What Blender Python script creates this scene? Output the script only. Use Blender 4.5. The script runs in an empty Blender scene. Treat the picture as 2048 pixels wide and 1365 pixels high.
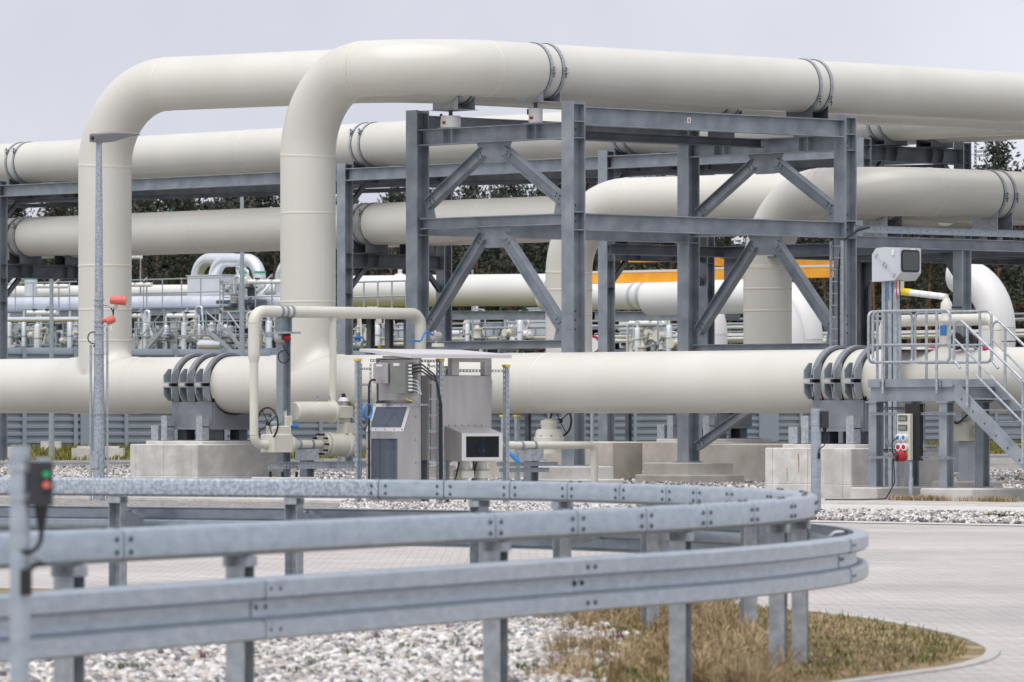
import bpy, math, random
import numpy as np
from mathutils import Vector, Matrix
random.seed(7); np.random.seed(7)
R = math.radians
scene = bpy.context.scene
col = scene.collection

# ---------------------------------------------------------------- camera
# plant grid: world x runs along the big header pipe (towards the viewer's right),
# world y runs away to the right; camera stands about 120 m off with a 200 mm lens
CA, SA, D0, HC = .6775, .7356, 120.6, 1.64
FP, CX, HY = 11400., 1024., 830.
cam_d = bpy.data.cameras.new('camera'); cam = bpy.data.objects.new('camera', cam_d); col.objects.link(cam)
cam.location = (SA*D0, -CA*D0, HC)
cam.rotation_euler = (R(90), 0, math.atan2(SA, CA))
cam_d.sensor_width = 36; cam_d.lens = FP/2048*36
cam_d.shift_y = (HY-682.5)/2048
cam_d.clip_start = .5; cam_d.clip_end = 3000
cam_d.dof.use_dof = True; cam_d.dof.focus_distance = 108; cam_d.dof.aperture_fstop = 7.5
scene.camera = cam

# ---------------------------------------------------------------- sky and sun (bright overcast)
SUN_DIR = Vector((.28, -.75, 1.7)).normalized()
w = bpy.data.worlds.new('World'); scene.world = w; w.use_nodes = True
nt = w.node_tree; nt.nodes.clear()
out = nt.nodes.new('ShaderNodeOutputWorld'); bg = nt.nodes.new('ShaderNodeBackground')
sky = nt.nodes.new('ShaderNodeTexSky'); sky.sky_type = 'NISHITA'; sky.sun_disc = False
sky.sun_elevation = math.asin(SUN_DIR.z); sky.sun_rotation = math.atan2(SUN_DIR.x, SUN_DIR.y)
sky.air_density = 1.0; sky.dust_density = 3.0
tc = nt.nodes.new('ShaderNodeTexCoord')
nz = nt.nodes.new('ShaderNodeTexNoise'); nz.inputs['Scale'].default_value = 9.0; nz.inputs['Detail'].default_value = 4
nt.links.new(tc.outputs['Generated'], nz.inputs['Vector'])
cr = nt.nodes.new('ShaderNodeValToRGB')
cr.color_ramp.elements[0].position = .30; cr.color_ramp.elements[0].color = (6.4, 6.6, 7.5, 1)
cr.color_ramp.elements[1].position = .70; cr.color_ramp.elements[1].color = (8.1, 8.25, 9.1, 1)
nt.links.new(nz.outputs['Fac'], cr.inputs['Fac'])
mx = nt.nodes.new('ShaderNodeMix'); mx.data_type = 'RGBA'; mx.inputs[0].default_value = .94
nt.links.new(sky.outputs[0], mx.inputs[6]); nt.links.new(cr.outputs[0], mx.inputs[7])
nt.links.new(mx.outputs[2], bg.inputs['Color']); bg.inputs['Strength'].default_value = .057
nt.links.new(bg.outputs[0], out.inputs[0])
sd = bpy.data.lights.new('sun', 'SUN'); sd.energy = 1.5; sd.angle = R(65); sd.color = (1, .965, .91)
so = bpy.data.objects.new('sun', sd); col.objects.link(so); so.location = (0, 0, 60)
so.rotation_euler = (-SUN_DIR).to_track_quat('-Z', 'Y').to_euler()
vs = scene.view_settings; vs.view_transform = 'Standard'; vs.look = 'None'; vs.gamma = 1; vs.exposure = .88
vs.use_curve_mapping = False

# ---------------------------------------------------------------- survey helpers (photograph measurements -> metres)
def c2w(X, Y): d = Y-D0; return (CA*X-SA*d, SA*X+CA*d)
def at(px, py, Y):
    x, y = c2w((px-CX)/FP*Y, Y); return Vector((x, y, HC+(HY-py)/FP*Y))
def depth(x, y): return D0-SA*x+CA*y
def xon(px, y): u = (px-CX)/FP; return (u*(D0+CA*y)-SA*y)/(CA+u*SA)
def yon(px, x): u = (px-CX)/FP; return (u*(D0-SA*x)-CA*x)/(SA-u*CA)
def zon(py, x, y): return HC+(HY-py)*depth(x, y)/FP
def gnd(px, py, z=0):
    Y = (HC-z)*FP/(py-HY); p = at(px, py, Y); return Vector((p.x, p.y, z))

# ---------------------------------------------------------------- materials
M = {}
def _n(t, k, **kw):
    n = t.nodes.new(k)
    for a, b in kw.items(): setattr(n, a, b)
    return n
def mat(name, c1, c2=None, scale=3., rough=.5, metal=0., bump=0., bscale=None, detail=5., lo=.35, hi=.65, island=0., coat=0., spec=.5, stretch=None):
    m = bpy.data.materials.new(name); m.use_nodes = True; t = m.node_tree; b = t.nodes['Principled BSDF']
    b.inputs['Roughness'].default_value = rough; b.inputs['Metallic'].default_value = metal
    b.inputs['Coat Weight'].default_value = coat; b.inputs['Specular IOR Level'].default_value = spec
    b.inputs['Base Color'].default_value = (*c1, 1)
    tcn = _n(t, 'ShaderNodeTexCoord'); vec = tcn.outputs['Object']
    if stretch:
        mp = _n(t, 'ShaderNodeMapping'); mp.inputs['Scale'].default_value = stretch
        t.links.new(vec, mp.inputs['Vector']); vec = mp.outputs['Vector']
    cout = None
    if c2:
        no = _n(t, 'ShaderNodeTexNoise'); no.inputs['Scale'].default_value = scale; no.inputs['Detail'].default_value = detail
        t.links.new(vec, no.inputs['Vector'])
        rp = _n(t, 'ShaderNodeValToRGB'); rp.color_ramp.elements[0].position = lo; rp.color_ramp.elements[1].position = hi
        rp.color_ramp.elements[0].color = (*c1, 1); rp.color_ramp.elements[1].color = (*c2, 1)
        t.links.new(no.outputs['Fac'], rp.inputs['Fac']); cout = rp.outputs['Color']
    if island:
        g = _n(t, 'ShaderNodeNewGeometry'); hs = _n(t, 'ShaderNodeHueSaturation')
        mr = _n(t, 'ShaderNodeMapRange'); mr.inputs['To Min'].default_value = 1-island; mr.inputs['To Max'].default_value = 1+island
        t.links.new(g.outputs['Random Per Island'], mr.inputs['Value']); t.links.new(mr.outputs[0], hs.inputs['Value'])
        if cout: t.links.new(cout, hs.inputs['Color'])
        else: hs.inputs['Color'].default_value = (*c1, 1)
        cout = hs.outputs['Color']
    if cout: t.links.new(cout, b.inputs['Base Color'])
    if bump:
        nb = _n(t, 'ShaderNodeTexNoise'); nb.inputs['Scale'].default_value = bscale or scale*6; nb.inputs['Detail'].default_value = 6
        t.links.new(vec, nb.inputs['Vector'])
        bp = _n(t, 'ShaderNodeBump'); bp.inputs['Strength'].default_value = bump; bp.inputs['Distance'].default_value = .02
        t.links.new(nb.outputs['Fac'], bp.inputs['Height']); t.links.new(bp.outputs[0], b.inputs['Normal'])
    M[name] = m; return m
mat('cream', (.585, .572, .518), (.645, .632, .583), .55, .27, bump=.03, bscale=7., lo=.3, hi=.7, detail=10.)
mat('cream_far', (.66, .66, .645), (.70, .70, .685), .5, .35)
mat('cream_small', (.61, .60, .525), (.66, .645, .575), 4., .38)
mat('seam', (.66, .63, .55), rough=.45)
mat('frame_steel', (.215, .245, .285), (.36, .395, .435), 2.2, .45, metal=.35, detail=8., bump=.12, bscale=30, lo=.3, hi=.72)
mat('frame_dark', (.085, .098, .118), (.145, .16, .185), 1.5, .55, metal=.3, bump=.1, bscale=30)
mat('galv', (.33, .365, .40), (.47, .505, .54), 14., .42, metal=.45, bump=.1, bscale=50)
mat('rail_galv', (.315, .375, .43), (.46, .515, .565), 8.0, .34, metal=.55, bump=.06, bscale=40, detail=12., lo=.24, hi=.74, stretch=(1, 1, 2.6))
mat('spangle', (.26, .31, .36), (.46, .51, .56), 34., .45, metal=.4, lo=.38, hi=.62, detail=3.)
mat('strut_galv', (.30, .345, .39), (.43, .475, .52), 10., .45, metal=.4)
mat('stainless', (.42, .41, .405), (.49, .48, .475), 1.6, .36, metal=.55, bump=.03, bscale=60, stretch=(3, 3, .6), detail=8.)
mat('cladding', (.66, .70, .75), (.78, .81, .85), 1.4, .33, metal=.6)
mat('white_clad', (.62, .65, .70), (.70, .72, .76), 1., .45, metal=.2)
mat('concrete', (.47, .45, .43), (.60, .58, .555), 2.1, .9, bump=.35, bscale=18, detail=9, lo=.33, hi=.68)
mat('concrete_warm', (.42, .385, .335), (.57, .535, .48), 1.7, .9, bump=.35, bscale=18, detail=9, lo=.33, hi=.68)
mat('concrete_pale', (.52, .505, .48), (.63, .615, .59), 2.6, .9, bump=.3, bscale=20, detail=9)
mat('black', (.012, .012, .014), rough=.45)
mat('rubber', (.02, .02, .022), rough=.8)
mat('box_black', (.028, .03, .036), rough=.5)
mat('box_grey', (.50, .53, .57), (.55, .58, .61), 3., .4)
mat('box_back', (.40, .43, .48), (.46, .49, .53), 3., .45)
mat('label_white', (.75, .76, .76), rough=.5)
mat('olive_box', (.20, .215, .195), (.25, .265, .24), 3, .4, metal=.3)
mat('siren_red', (.62, .115, .095), (.68, .16, .13), 8., .5)
mat('red', (.42, .02, .025), rough=.4)
mat('pink', (.55, .05, .16), rough=.5)
mat('yellow', (.78, .58, .02), rough=.5)
mat('yellow_green', (.5, .5, .06), rough=.5)
mat('blue', (.03, .20, .52), rough=.45)
mat('green', (.02, .33, .12), rough=.5)
mat('clad_green', (.05, .42, .25), rough=.5)
mat('orange_wood', (.80, .31, .015), (.88, .42, .04), 1.5, .6, bump=.1)
mat('plank_edge', (.66, .62, .55), rough=.7)
mat('rust', (.26, .09, .025), (.40, .20, .09), 9., .9)
mat('wall_metal', (.245, .285, .345), (.285, .325, .385), .6, .5, metal=.1)
mat('wall_post', (.30, .35, .42), rough=.5, metal=.1)
mat('bark', (.16, .075, .05), (.26, .125, .085), 2.2, .9, bump=.4)
mat('bark_low', (.075, .055, .045), (.12, .085, .07), 2.2, .9, bump=.4)
mat('needles', (.060, .070, .056), (.088, .096, .074), .35, .9, island=.12, spec=.05)
mat('needles_deep', (.068, .066, .066), (.092, .084, .080), .2, .9, island=.12, spec=.05)
mat('grass_dry', (.30, .215, .115), (.46, .355, .215), 2.5, .8, island=.4)
mat('grass_green', (.075, .10, .018), (.17, .165, .035), 2.2, .8, island=.3)
mat('verge_green', (.10, .115, .012), (.20, .17, .03), .5, .8, island=.25)
mat('weed', (.07, .11, .02), rough=.7, island=.3)
mat('weed_red', (.13, .04, .045), rough=.7, island=.3)
mat('screen', (.20, .235, .19), rough=.2)
mat('lettering', (.10, .10, .10), rough=.6)
def glass(name, tint, rough=.06, alpha_mix=.55):
    m = bpy.data.materials.new(name); m.use_nodes = True; t = m.node_tree; t.nodes.clear()
    o = _n(t, 'ShaderNodeOutputMaterial'); tr = _n(t, 'ShaderNodeBsdfTransparent'); gl = _n(t, 'ShaderNodeBsdfPrincipled'); mixn = _n(t, 'ShaderNodeMixShader')
    tr.inputs['Color'].default_value = (*[min(1, c+.62) for c in tint], 1)
    gl.inputs['Base Color'].default_value = (*tint, 1); gl.inputs['Roughness'].default_value = rough; gl.inputs['Specular IOR Level'].default_value = .8
    mixn.inputs[0].default_value = alpha_mix
    t.links.new(tr.outputs[0], mixn.inputs[1]); t.links.new(gl.outputs[0], mixn.inputs[2]); t.links.new(mixn.outputs[0], o.inputs[0]); M[name] = m
glass('pane_grey', (.16, .19, .25), .12, .5)
glass('pane_dark', (.04, .045, .06), .05, .22)
# block paving, gravel, asphalt, soil
def ground_mat(name, build):
    m = bpy.data.materials.new(name); m.use_nodes = True; t = m.node_tree; b = t.nodes['Principled BSDF']; b.inputs['Roughness'].default_value = .9
    tcn = _n(t, 'ShaderNodeTexCoord'); build(t, b, tcn.outputs['Object']); M[name] = m
def ramp(t, src, stops):
    rp = _n(t, 'ShaderNodeValToRGB'); e = rp.color_ramp.elements
    while len(e) < len(stops): e.new(.5)
    for el, (p, c) in zip(e, stops): el.position = p; el.color = (*c, 1)
    t.links.new(src, rp.inputs['Fac']); return rp.outputs['Color']
def noise(t, vec, s, d=5):
    n = _n(t, 'ShaderNodeTexNoise'); n.inputs['Scale'].default_value = s; n.inputs['Detail'].default_value = d; t.links.new(vec, n.inputs['Vector']); return n.outputs['Fac']
def mul(t, a, b, f=1.):
    n = _n(t, 'ShaderNodeMix'); n.data_type = 'RGBA'; n.blend_type = 'MULTIPLY'; n.inputs[0].default_value = f
    t.links.new(a, n.inputs[6]); t.links.new(b, n.inputs[7]); return n.outputs[2]
def bump(t, b, h, s=.4, d=.02):
    n = _n(t, 'ShaderNodeBump'); n.inputs['Strength'].default_value = s; n.inputs['Distance'].default_value = d
    t.links.new(h, n.inputs['Height']); t.links.new(n.outputs[0], b.inputs['Normal'])
def b_paving(t, b, v):
    mp = _n(t, 'ShaderNodeMapping'); mp.inputs['Rotation'].default_value = (0, 0, R(-47.35)); t.links.new(v, mp.inputs['Vector'])
    br = _n(t, 'ShaderNodeTexBrick'); br.inputs['Scale'].default_value = 1.; br.inputs['Brick Width'].default_value = .20; br.inputs['Row Height'].default_value = .10; br.offset_frequency = 2
    br.inputs['Mortar Size'].default_value = .004; br.inputs['Color1'].default_value = (.44, .415, .40, 1); br.inputs['Color2'].default_value = (.53, .50, .485, 1)
    br.inputs['Mortar'].default_value = (.22, .20, .195, 1); t.links.new(mp.outputs[0], br.inputs['Vector'])
    big = ramp(t, noise(t, v, .22, 6), [(.3, (.80, .80, .80)), (.55, (.98, .96, .96)), (.75, (1.12, 1.12, 1.13))])
    mp2 = _n(t, 'ShaderNodeMapping'); mp2.inputs['Rotation'].default_value = (0, 0, R(-47.35)); mp2.inputs['Scale'].default_value = (.5, 5., 1); t.links.new(v, mp2.inputs['Vector'])
    fine = ramp(t, noise(t, mp2.outputs[0], 1.3, 8), [(.3, (.80, .80, .80)), (.5, (.98, .98, .98)), (.7, (1.08, 1.08, 1.08))])
    t.links.new(mul(t, mul(t, br.outputs['Color'], big), fine), b.inputs['Base Color']); bump(t, b, br.outputs['Fac'], -.25, .004)
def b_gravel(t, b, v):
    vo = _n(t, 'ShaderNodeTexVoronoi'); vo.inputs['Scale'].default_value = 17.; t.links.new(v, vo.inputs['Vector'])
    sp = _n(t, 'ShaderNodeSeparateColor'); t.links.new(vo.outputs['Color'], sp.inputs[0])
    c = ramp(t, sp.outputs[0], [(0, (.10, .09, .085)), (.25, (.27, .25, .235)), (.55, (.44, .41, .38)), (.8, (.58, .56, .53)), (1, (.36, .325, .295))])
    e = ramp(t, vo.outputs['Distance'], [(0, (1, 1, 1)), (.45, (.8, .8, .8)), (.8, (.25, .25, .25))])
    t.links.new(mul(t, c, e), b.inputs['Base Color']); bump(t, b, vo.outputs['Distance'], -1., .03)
def b_asphalt(t, b, v):
    c = ramp(t, noise(t, v, .6, 8), [(.3, (.10, .105, .115)), (.7, (.145, .15, .16))]); t.links.new(c, b.inputs['Base Color']); bump(t, b, noise(t, v, 60, 3), .3, .01)
def b_soil(t, b, v):
    c = ramp(t, noise(t, v, 1.7, 9), [(.3, (.10, .085, .03)), (.5, (.205, .15, .07)), (.62, (.31, .235, .125)), (.78, (.40, .33, .21))])
    t.links.new(c, b.inputs['Base Color']); bump(t, b, noise(t, v, 14, 8), .8, .04)
def b_verge(t, b, v):
    c = ramp(t, noise(t, v, .35, 9), [(.3, (.075, .085, .012)), (.55, (.15, .14, .025)), (.75, (.24, .20, .06))])
    t.links.new(c, b.inputs['Base Color']); bump(t, b, noise(t, v, 9, 8), .8, .05)
def b_slab(t, b, v):
    c = ramp(t, noise(t, v, .9, 9), [(.3, (.47, .45, .425)), (.55, (.55, .53, .505)), (.75, (.61, .59, .565))])
    t.links.new(c, b.inputs['Base Color']); bump(t, b, noise(t, v, 25, 6), .25, .01)
def b_panel(t, b, v):
    # cast concrete with faint formwork boards 0.9 m wide
    mp = _n(t, 'ShaderNodeMapping'); mp.inputs['Rotation'].default_value = (R(90), 0, 0); t.links.new(v, mp.inputs['Vector'])
    br = _n(t, 'ShaderNodeTexBrick'); br.offset = 0; br.inputs['Scale'].default_value = 1.; br.inputs['Brick Width'].default_value = .97; br.inputs['Row Height'].default_value = 4.
    br.inputs['Mortar Size'].default_value = .006; br.inputs['Color1'].default_value = (.54, .525, .505, 1); br.inputs['Color2'].default_value = (.62, .605, .585, 1); br.inputs['Mortar'].default_value = (.30, .28, .26, 1)
    t.links.new(mp.outputs[0], br.inputs['Vector'])
    c = ramp(t, noise(t, v, 2.3, 10), [(.3, (.80, .79, .77)), (.5, (.95, .95, .94)), (.58, (1.10, 1.10, 1.10)), (.75, (1.16, 1.16, 1.16))])
    t.links.new(mul(t, br.outputs['Color'], c), b.inputs['Base Color']); bump(t, b, noise(t, v, 22, 8), .4, .015)
for nm, fn in (('paving', b_paving), ('gravel', b_gravel), ('asphalt', b_asphalt), ('soil', b_soil), ('verge', b_verge), ('slab', b_slab), ('cast_concrete', b_panel)): ground_mat(nm, fn)
def stone_mat():
    m = bpy.data.materials.new('stone'); m.use_nodes = True; t = m.node_tree; b = t.nodes['Principled BSDF']; b.inputs['Roughness'].default_value = .85
    g = _n(t, 'ShaderNodeNewGeometry')
    c = ramp(t, g.outputs['Random Per Island'], [(0, (.09, .09, .10)), (.22, (.24, .23, .235)), (.4, (.40, .375, .365)), (.6, (.58, .555, .535)), (.8, (.74, .73, .715)), (.94, (.44, .375, .325))])
    t.links.new(c, b.inputs['Base Color']); M['stone'] = m
stone_mat()

# ---------------------------------------------------------------- mesh builder
Z = Vector((0, 0, 1)); XA = Vector((1, 0, 0)); YA = Vector((0, 1, 0))
def V(*a): return Vector(a)
def basis(d, up=Z):
    d = Vector(d).normalized(); up = Vector(up)
    if abs(d.dot(up)) > .98: up = XA if abs(d.dot(XA)) < .9 else YA
    s = d.cross(up).normalized(); u = s.cross(d).normalized(); return d, s, u
class MB:
    def __init__(s): s.v = []; s.f = []
    def add(s, vs, fs):
        o = len(s.v); s.v += [tuple(p) for p in vs]; s.f += [tuple(i+o for i in f) for f in fs]; return s
    def box(s, x0, x1, y0, y1, z0, z1):
        if x0 > x1: x0, x1 = x1, x0
        if y0 > y1: y0, y1 = y1, y0
        if z0 > z1: z0, z1 = z1, z0
        return s.add([(x0,y0,z0),(x1,y0,z0),(x1,y1,z0),(x0,y1,z0),(x0,y0,z1),(x1,y0,z1),(x1,y1,z1),(x0,y1,z1)],
                     [(0,3,2,1),(4,5,6,7),(0,1,5,4),(1,2,6,5),(2,3,7,6),(3,0,4,7)])
    def cbox(s, x0, x1, y0, y1, z0, z1, c=.03):
        """box with chamfered vertical and top edges"""
        p = [(x0+c,y0),(x1-c,y0),(x1,y0+c),(x1,y1-c),(x1-c,y1),(x0+c,y1),(x0,y1-c),(x0,y0+c)]
        q = [(x0+2*c,y0+c),(x1-2*c,y0+c),(x1-c,y0+2*c),(x1-c,y1-2*c),(x1-2*c,y1-c),(x0+2*c,y1-c),(x0+c,y1-2*c),(x0+c,y0+2*c)]
        vs = [(a,b,z0) for a,b in p]+[(a,b,z1-c) for a,b in p]+[(a,b,z1) for a,b in q]; n = 8
        fs = [tuple(range(n-1,-1,-1)), tuple(range(2*n,3*n))]
        for k in (0, 1):
            for i in range(n): j=(i+1)%n; fs.append((k*n+i,k*n+j,(k+1)*n+j,(k+1)*n+i))
        return s.add(vs, fs)
    def obox(s, c, d, up, L, Wd, H):
        """box centred at c, length L along d, H along up, Wd sideways"""
        d, sd_, u = basis(d, up); c = Vector(c); vs = []
        for a in (-1, 1):
            for b_, e in ((-1,-1),(1,-1),(1,1),(-1,1)): vs.append(c+d*(a*L/2)+sd_*(b_*Wd/2)+u*(e*H/2))
        return s.add(vs, [(0,1,2,3),(7,6,5,4),(0,4,5,1),(1,5,6,2),(2,6,7,3),(3,7,4,0)])
    def extr(s, prof, p0, p1, up=Z):
        """closed profile [(side, up)] swept from p0 to p1"""
        p0 = Vector(p0); p1 = Vector(p1); d, sd_, u = basis(p1-p0, up); n = len(prof)
        vs = [p0+sd_*a+u*b_ for a, b_ in prof]+[p1+sd_*a+u*b_ for a, b_ in prof]
        fs = [tuple(range(n)), tuple(range(2*n-1, n-1, -1))]
        for i in range(n): j=(i+1)%n; fs.append((i, n+i, n+j, j))
        return s.add(vs, fs)
    def ibeam(s, p0, p1, h=.36, w=.3, tf=.024, tw=.014, up=Z):
        a, b_, c = w/2, h/2, tw/2
        return s.extr([(-a,-b_),(a,-b_),(a,-b_+tf),(c,-b_+tf),(c,b_-tf),(a,b_-tf),(a,b_),(-a,b_),(-a,b_-tf),(-c,b_-tf),(-c,-b_+tf),(-a,-b_+tf)], p0, p1, up)
    def chan(s, p0, p1, h=.08, w=.05, t=.006, up=Z):
        a, b_ = w/2, h/2
        return s.extr([(-a,-b_),(a,-b_),(a,-b_+t),(-a+t,-b_+t),(-a+t,b_-t),(a,b_-t),(a,b_),(-a,b_)], p0, p1, up)
    def tube(s, pts, r, n=16, cap=True):
        pts = [Vector(p) for p in pts]; m = len(pts); rs = r if isinstance(r, (list, tuple)) else [r]*m
        t0 = (pts[1]-pts[0]).normalized(); _, sd_, u = basis(t0); vs = []; prev = t0
        for i, p in enumerate(pts):
            t = ((pts[i]-pts[i-1]).normalized() if i else t0)
            if 0 < i < m-1: t = (t+(pts[i+1]-pts[i]).normalized()).normalized()
            ax = prev.cross(t)
            if ax.length > 1e-7:
                q = Matrix.Rotation(prev.angle(t), 3, ax.normalized()); sd_ = q @ sd_; u = q @ u
            prev = t
            for k in range(n):
                a = 2*math.pi*k/n; vs.append(p+(sd_*math.cos(a)+u*math.sin(a))*rs[i])
        fs = []
        for i in range(m-1):
            for k in range(n): j=(k+1)%n; fs.append((i*n+k, i*n+j, (i+1)*n+j, (i+1)*n+k))
        if cap: fs.append(tuple(range(n-1,-1,-1))); fs.append(tuple((m-1)*n+k for k in range(n)))
        return s.add(vs, fs)
    def cyl(s, p0, p1, r, n=16, r1=None): return s.tube([p0, p1], [r, r if r1 is None else r1], n)
    def lathe(s, c, ax, prof, n=24, closed=False):
        """prof = [(t along axis, radius)]"""
        c = Vector(c); d, sd_, u = basis(ax); vs = []; m = len(prof)
        for t, r in prof:
            for k in range(n):
                a = 2*math.pi*k/n; vs.append(c+d*t+(sd_*math.cos(a)+u*math.sin(a))*r)
        fs = []
        for i in range(m if closed else m-1):
            i2 = (i+1) % m
            for k in range(n): j=(k+1)%n; fs.append((i*n+k, i*n+j, i2*n+j, i2*n+k))
        if not closed: fs.append(tuple(range(n-1,-1,-1))); fs.append(tuple((m-1)*n+k for k in range(n)))
        return s.add(vs, fs)
    def ring(s, c, ax, r0, r1, wd, n=48): return s.lathe(c, ax, [(-wd/2,r0),(-wd/2,r1),(wd/2,r1),(wd/2,r0)], n, True)
    def arcband(s, c, ax, ref, a0, a1, r0, r1, wd, n=20):
        """part of a ring between angles a0, a1 measured from ref around ax"""
        c = Vector(c); d = Vector(ax).normalized(); e = Vector(ref).normalized(); g = d.cross(e); vs = []; fs = []
        for i in range(n+1):
            a = a0+(a1-a0)*i/n; dr = e*math.cos(a)+g*math.sin(a)
            for t, r in ((-wd/2,r0),(-wd/2,r1),(wd/2,r1),(wd/2,r0)): vs.append(c+d*t+dr*r)
        for i in range(n):
            for k in range(4): j=(k+1)%4; fs.append((i*4+k,i*4+j,(i+1)*4+j,(i+1)*4+k))
        fs += [(3,2,1,0), tuple(n*4+k for k in range(4))]
        return s.add(vs, fs)
    def poly(s, pts, d, th):
        """flat polygon thickened by th along d"""
        pts = [Vector(p) for p in pts]; d = Vector(d).normalized()*th; n = len(pts)
        vs = [p-d/2 for p in pts]+[p+d/2 for p in pts]; fs = [tuple(range(n-1,-1,-1)), tuple(range(n,2*n))]
        for i in range(n): j=(i+1)%n; fs.append((i,j,n+j,n+i))
        return s.add(vs, fs)
    def slots(s, p0, p1, nrm, w_, pitch=.1, slot=.055, t=.004):
        """perforated strip from p0 to p1 facing nrm: two edge strips and cross bars, real holes between them"""
        p0 = Vector(p0); p1 = Vector(p1); d, sd_, u = basis(p1-p0, nrm); L = (p1-p0).length
        for sg in (-1, 1): s.obox((p0+p1)/2+sd_*(sg*w_*.36), d, u, L, w_*.28, t)
        k = 0.
        while k < L:
            e = min(k+pitch-slot, L); s.obox(p0+d*((k+e)/2), d, u, e-k, w_*.44, t*.9); k += pitch
        return s
    def build(s, name, m, parent=None, sharp=38):
        o = s.obj(name, m, parent); return o
    def obj(s, name, m, parent=None):
        me = bpy.data.meshes.new(name); org = ORG.get(parent.name, Vector()) if parent else Vector()
        me.from_pydata([(a-org.x, b_-org.y, c-org.z) for a, b_, c in s.v], [], s.f)
        import_fix(me); me.materials.append(M[m] if isinstance(m, str) else m)
        o = bpy.data.objects.new(name, me); col.objects.link(o)
        if parent: o.parent = parent
        ORG[o.name] = org.copy(); return o
ORG = {}
def import_fix(me):
    import bmesh
    bm = bmesh.new(); bm.from_mesh(me); bmesh.ops.recalc_face_normals(bm, faces=bm.faces); bm.to_mesh(me); bm.free()
    me.polygons.foreach_set('use_smooth', [True]*len(me.polygons)); me.set_sharp_from_angle(angle=R(38)); me.update()
def tag(o, label=None, cat=None, group=None, kind=None):
    if label: o['label'] = label
    if cat: o['category'] = cat
    if group: o['group'] = group
    if kind: o['kind'] = kind
    return o
def thing(name, label, cat, loc=(0, 0, 0), group=None):
    o = bpy.data.objects.new(name, None); col.objects.link(o); o.location = loc; o.empty_display_size = .2
    ORG[o.name] = Vector(loc); return tag(o, label, cat, group)
def struct(name, mb, m, parent=None):
    o = mb.obj(name, m, parent); o['kind'] = 'structure'; return o
def sheet(pts, z): return MB().add([(p[0], p[1], z) for p in pts], [tuple(range(len(pts)))])
def place(src, name, parent, m4):
    """another object on the same mesh data, posed by a world matrix"""
    o = bpy.data.objects.new(name, src); col.objects.link(o); org = ORG.get(parent.name, Vector())
    o.parent = parent; mm = m4.copy(); mm.translation = mm.translation-org; o.matrix_local = mm; ORG[o.name] = org.copy(); return o
def dup(root, delta, label=None, group=None):
    r = root.copy(); col.objects.link(r); r.location = Vector(root.location)+Vector(delta); ORG[r.name] = Vector(r.location)
    if label: r['label'] = label
    if group: r['group'] = group
    for ch in list(root.children):
        c = ch.copy(); col.objects.link(c); c.parent = r
        for g in list(ch.children):
            d = g.copy(); col.objects.link(d); d.parent = c
    return r
def fillet(corners, rad, n=14):
    """polyline with rounded corners -> list of (kind, points)"""
    P = [Vector(p) for p in corners]; rads = rad if isinstance(rad, (list, tuple)) else [rad]*(len(P)-2); segs = []; cur = P[0]
    for i in range(1, len(P)-1):
        a = (P[i]-P[i-1]).normalized(); b_ = (P[i+1]-P[i]).normalized(); th = a.angle(b_); L = rads[i-1]*math.tan(th/2)
        s0 = P[i]-a*L; e0 = P[i]+b_*L; c = s0+((b_-a*a.dot(b_)).normalized())*rads[i-1]; ax = a.cross(b_).normalized()
        if (s0-cur).length > 1e-3: segs.append(('pipe_section', [cur, s0]))
        segs.append(('elbow', [c+Matrix.Rotation(th*k/n, 3, ax) @ (s0-c) for k in range(n+1)])); cur = e0
    segs.append(('pipe_section', [cur, P[-1]])); return segs
def smooth_path(corners, rad, n=8):
    pts = []
    for _, p in fillet(corners, rad, n): pts += p if not pts else p[1:]
    return pts
def pipe(parent, corners, r, rad, m='cream', n=56, seams=True, extra=()):
    sg = fillet(corners, rad)
    for i, (k, p) in enumerate(sg):
        MB().tube(p, r, n, cap=(i in (0, len(sg)-1))).build(k, m, parent)
        if seams and i: MB().lathe(p[0], p[1]-p[0], [(-.035, r-.01), (-.02, r+.007), (.02, r+.007), (.035, r-.01)], n).build('weld_seam', 'seam', parent)
    for c, ax in extra: MB().lathe(c, ax, [(-.03, r-.01), (-.015, r+.008), (.015, r+.008), (.03, r-.01)], n).build('weld_seam', 'seam', parent)
# ================================================================ SETTING: ground, paving, road, gravel
struct('ground', sheet([(-1500,-1500),(1500,-1500),(1500,1500),(-1500,1500)], -.03), 'verge')
struct('paving', sheet([(-160,-170),(260,-170),(260,-19.5),(-160,-19.5)], 0.), 'paving')
struct('paving_border', sheet([(-160,-19.5),(260,-19.5),(260,-18.6),(-160,-18.6)], .010), 'slab')
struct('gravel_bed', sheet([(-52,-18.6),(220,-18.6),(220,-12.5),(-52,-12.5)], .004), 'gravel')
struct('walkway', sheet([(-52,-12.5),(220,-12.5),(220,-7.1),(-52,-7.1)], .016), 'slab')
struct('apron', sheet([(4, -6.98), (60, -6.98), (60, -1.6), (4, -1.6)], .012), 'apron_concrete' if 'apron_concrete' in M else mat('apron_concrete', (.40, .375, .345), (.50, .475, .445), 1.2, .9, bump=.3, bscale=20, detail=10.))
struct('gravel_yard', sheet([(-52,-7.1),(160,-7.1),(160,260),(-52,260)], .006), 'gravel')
struct('road', sheet([(-66,-18.6),(-52,-18.6),(-52,260),(-66,260)], .0), 'asphalt')
for xx in (-52.0, -66.15): struct('road_kerb', MB().box(xx, xx+.15, -18, 260, -.02, .07), 'concrete_pale')
# walkway edge strips: low pale kerbs along both sides
for yy in (-12.62, -7.1): struct('walkway_kerb', MB().box(-52, 220, yy, yy+.12, 0, .05), 'concrete_pale')

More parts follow.
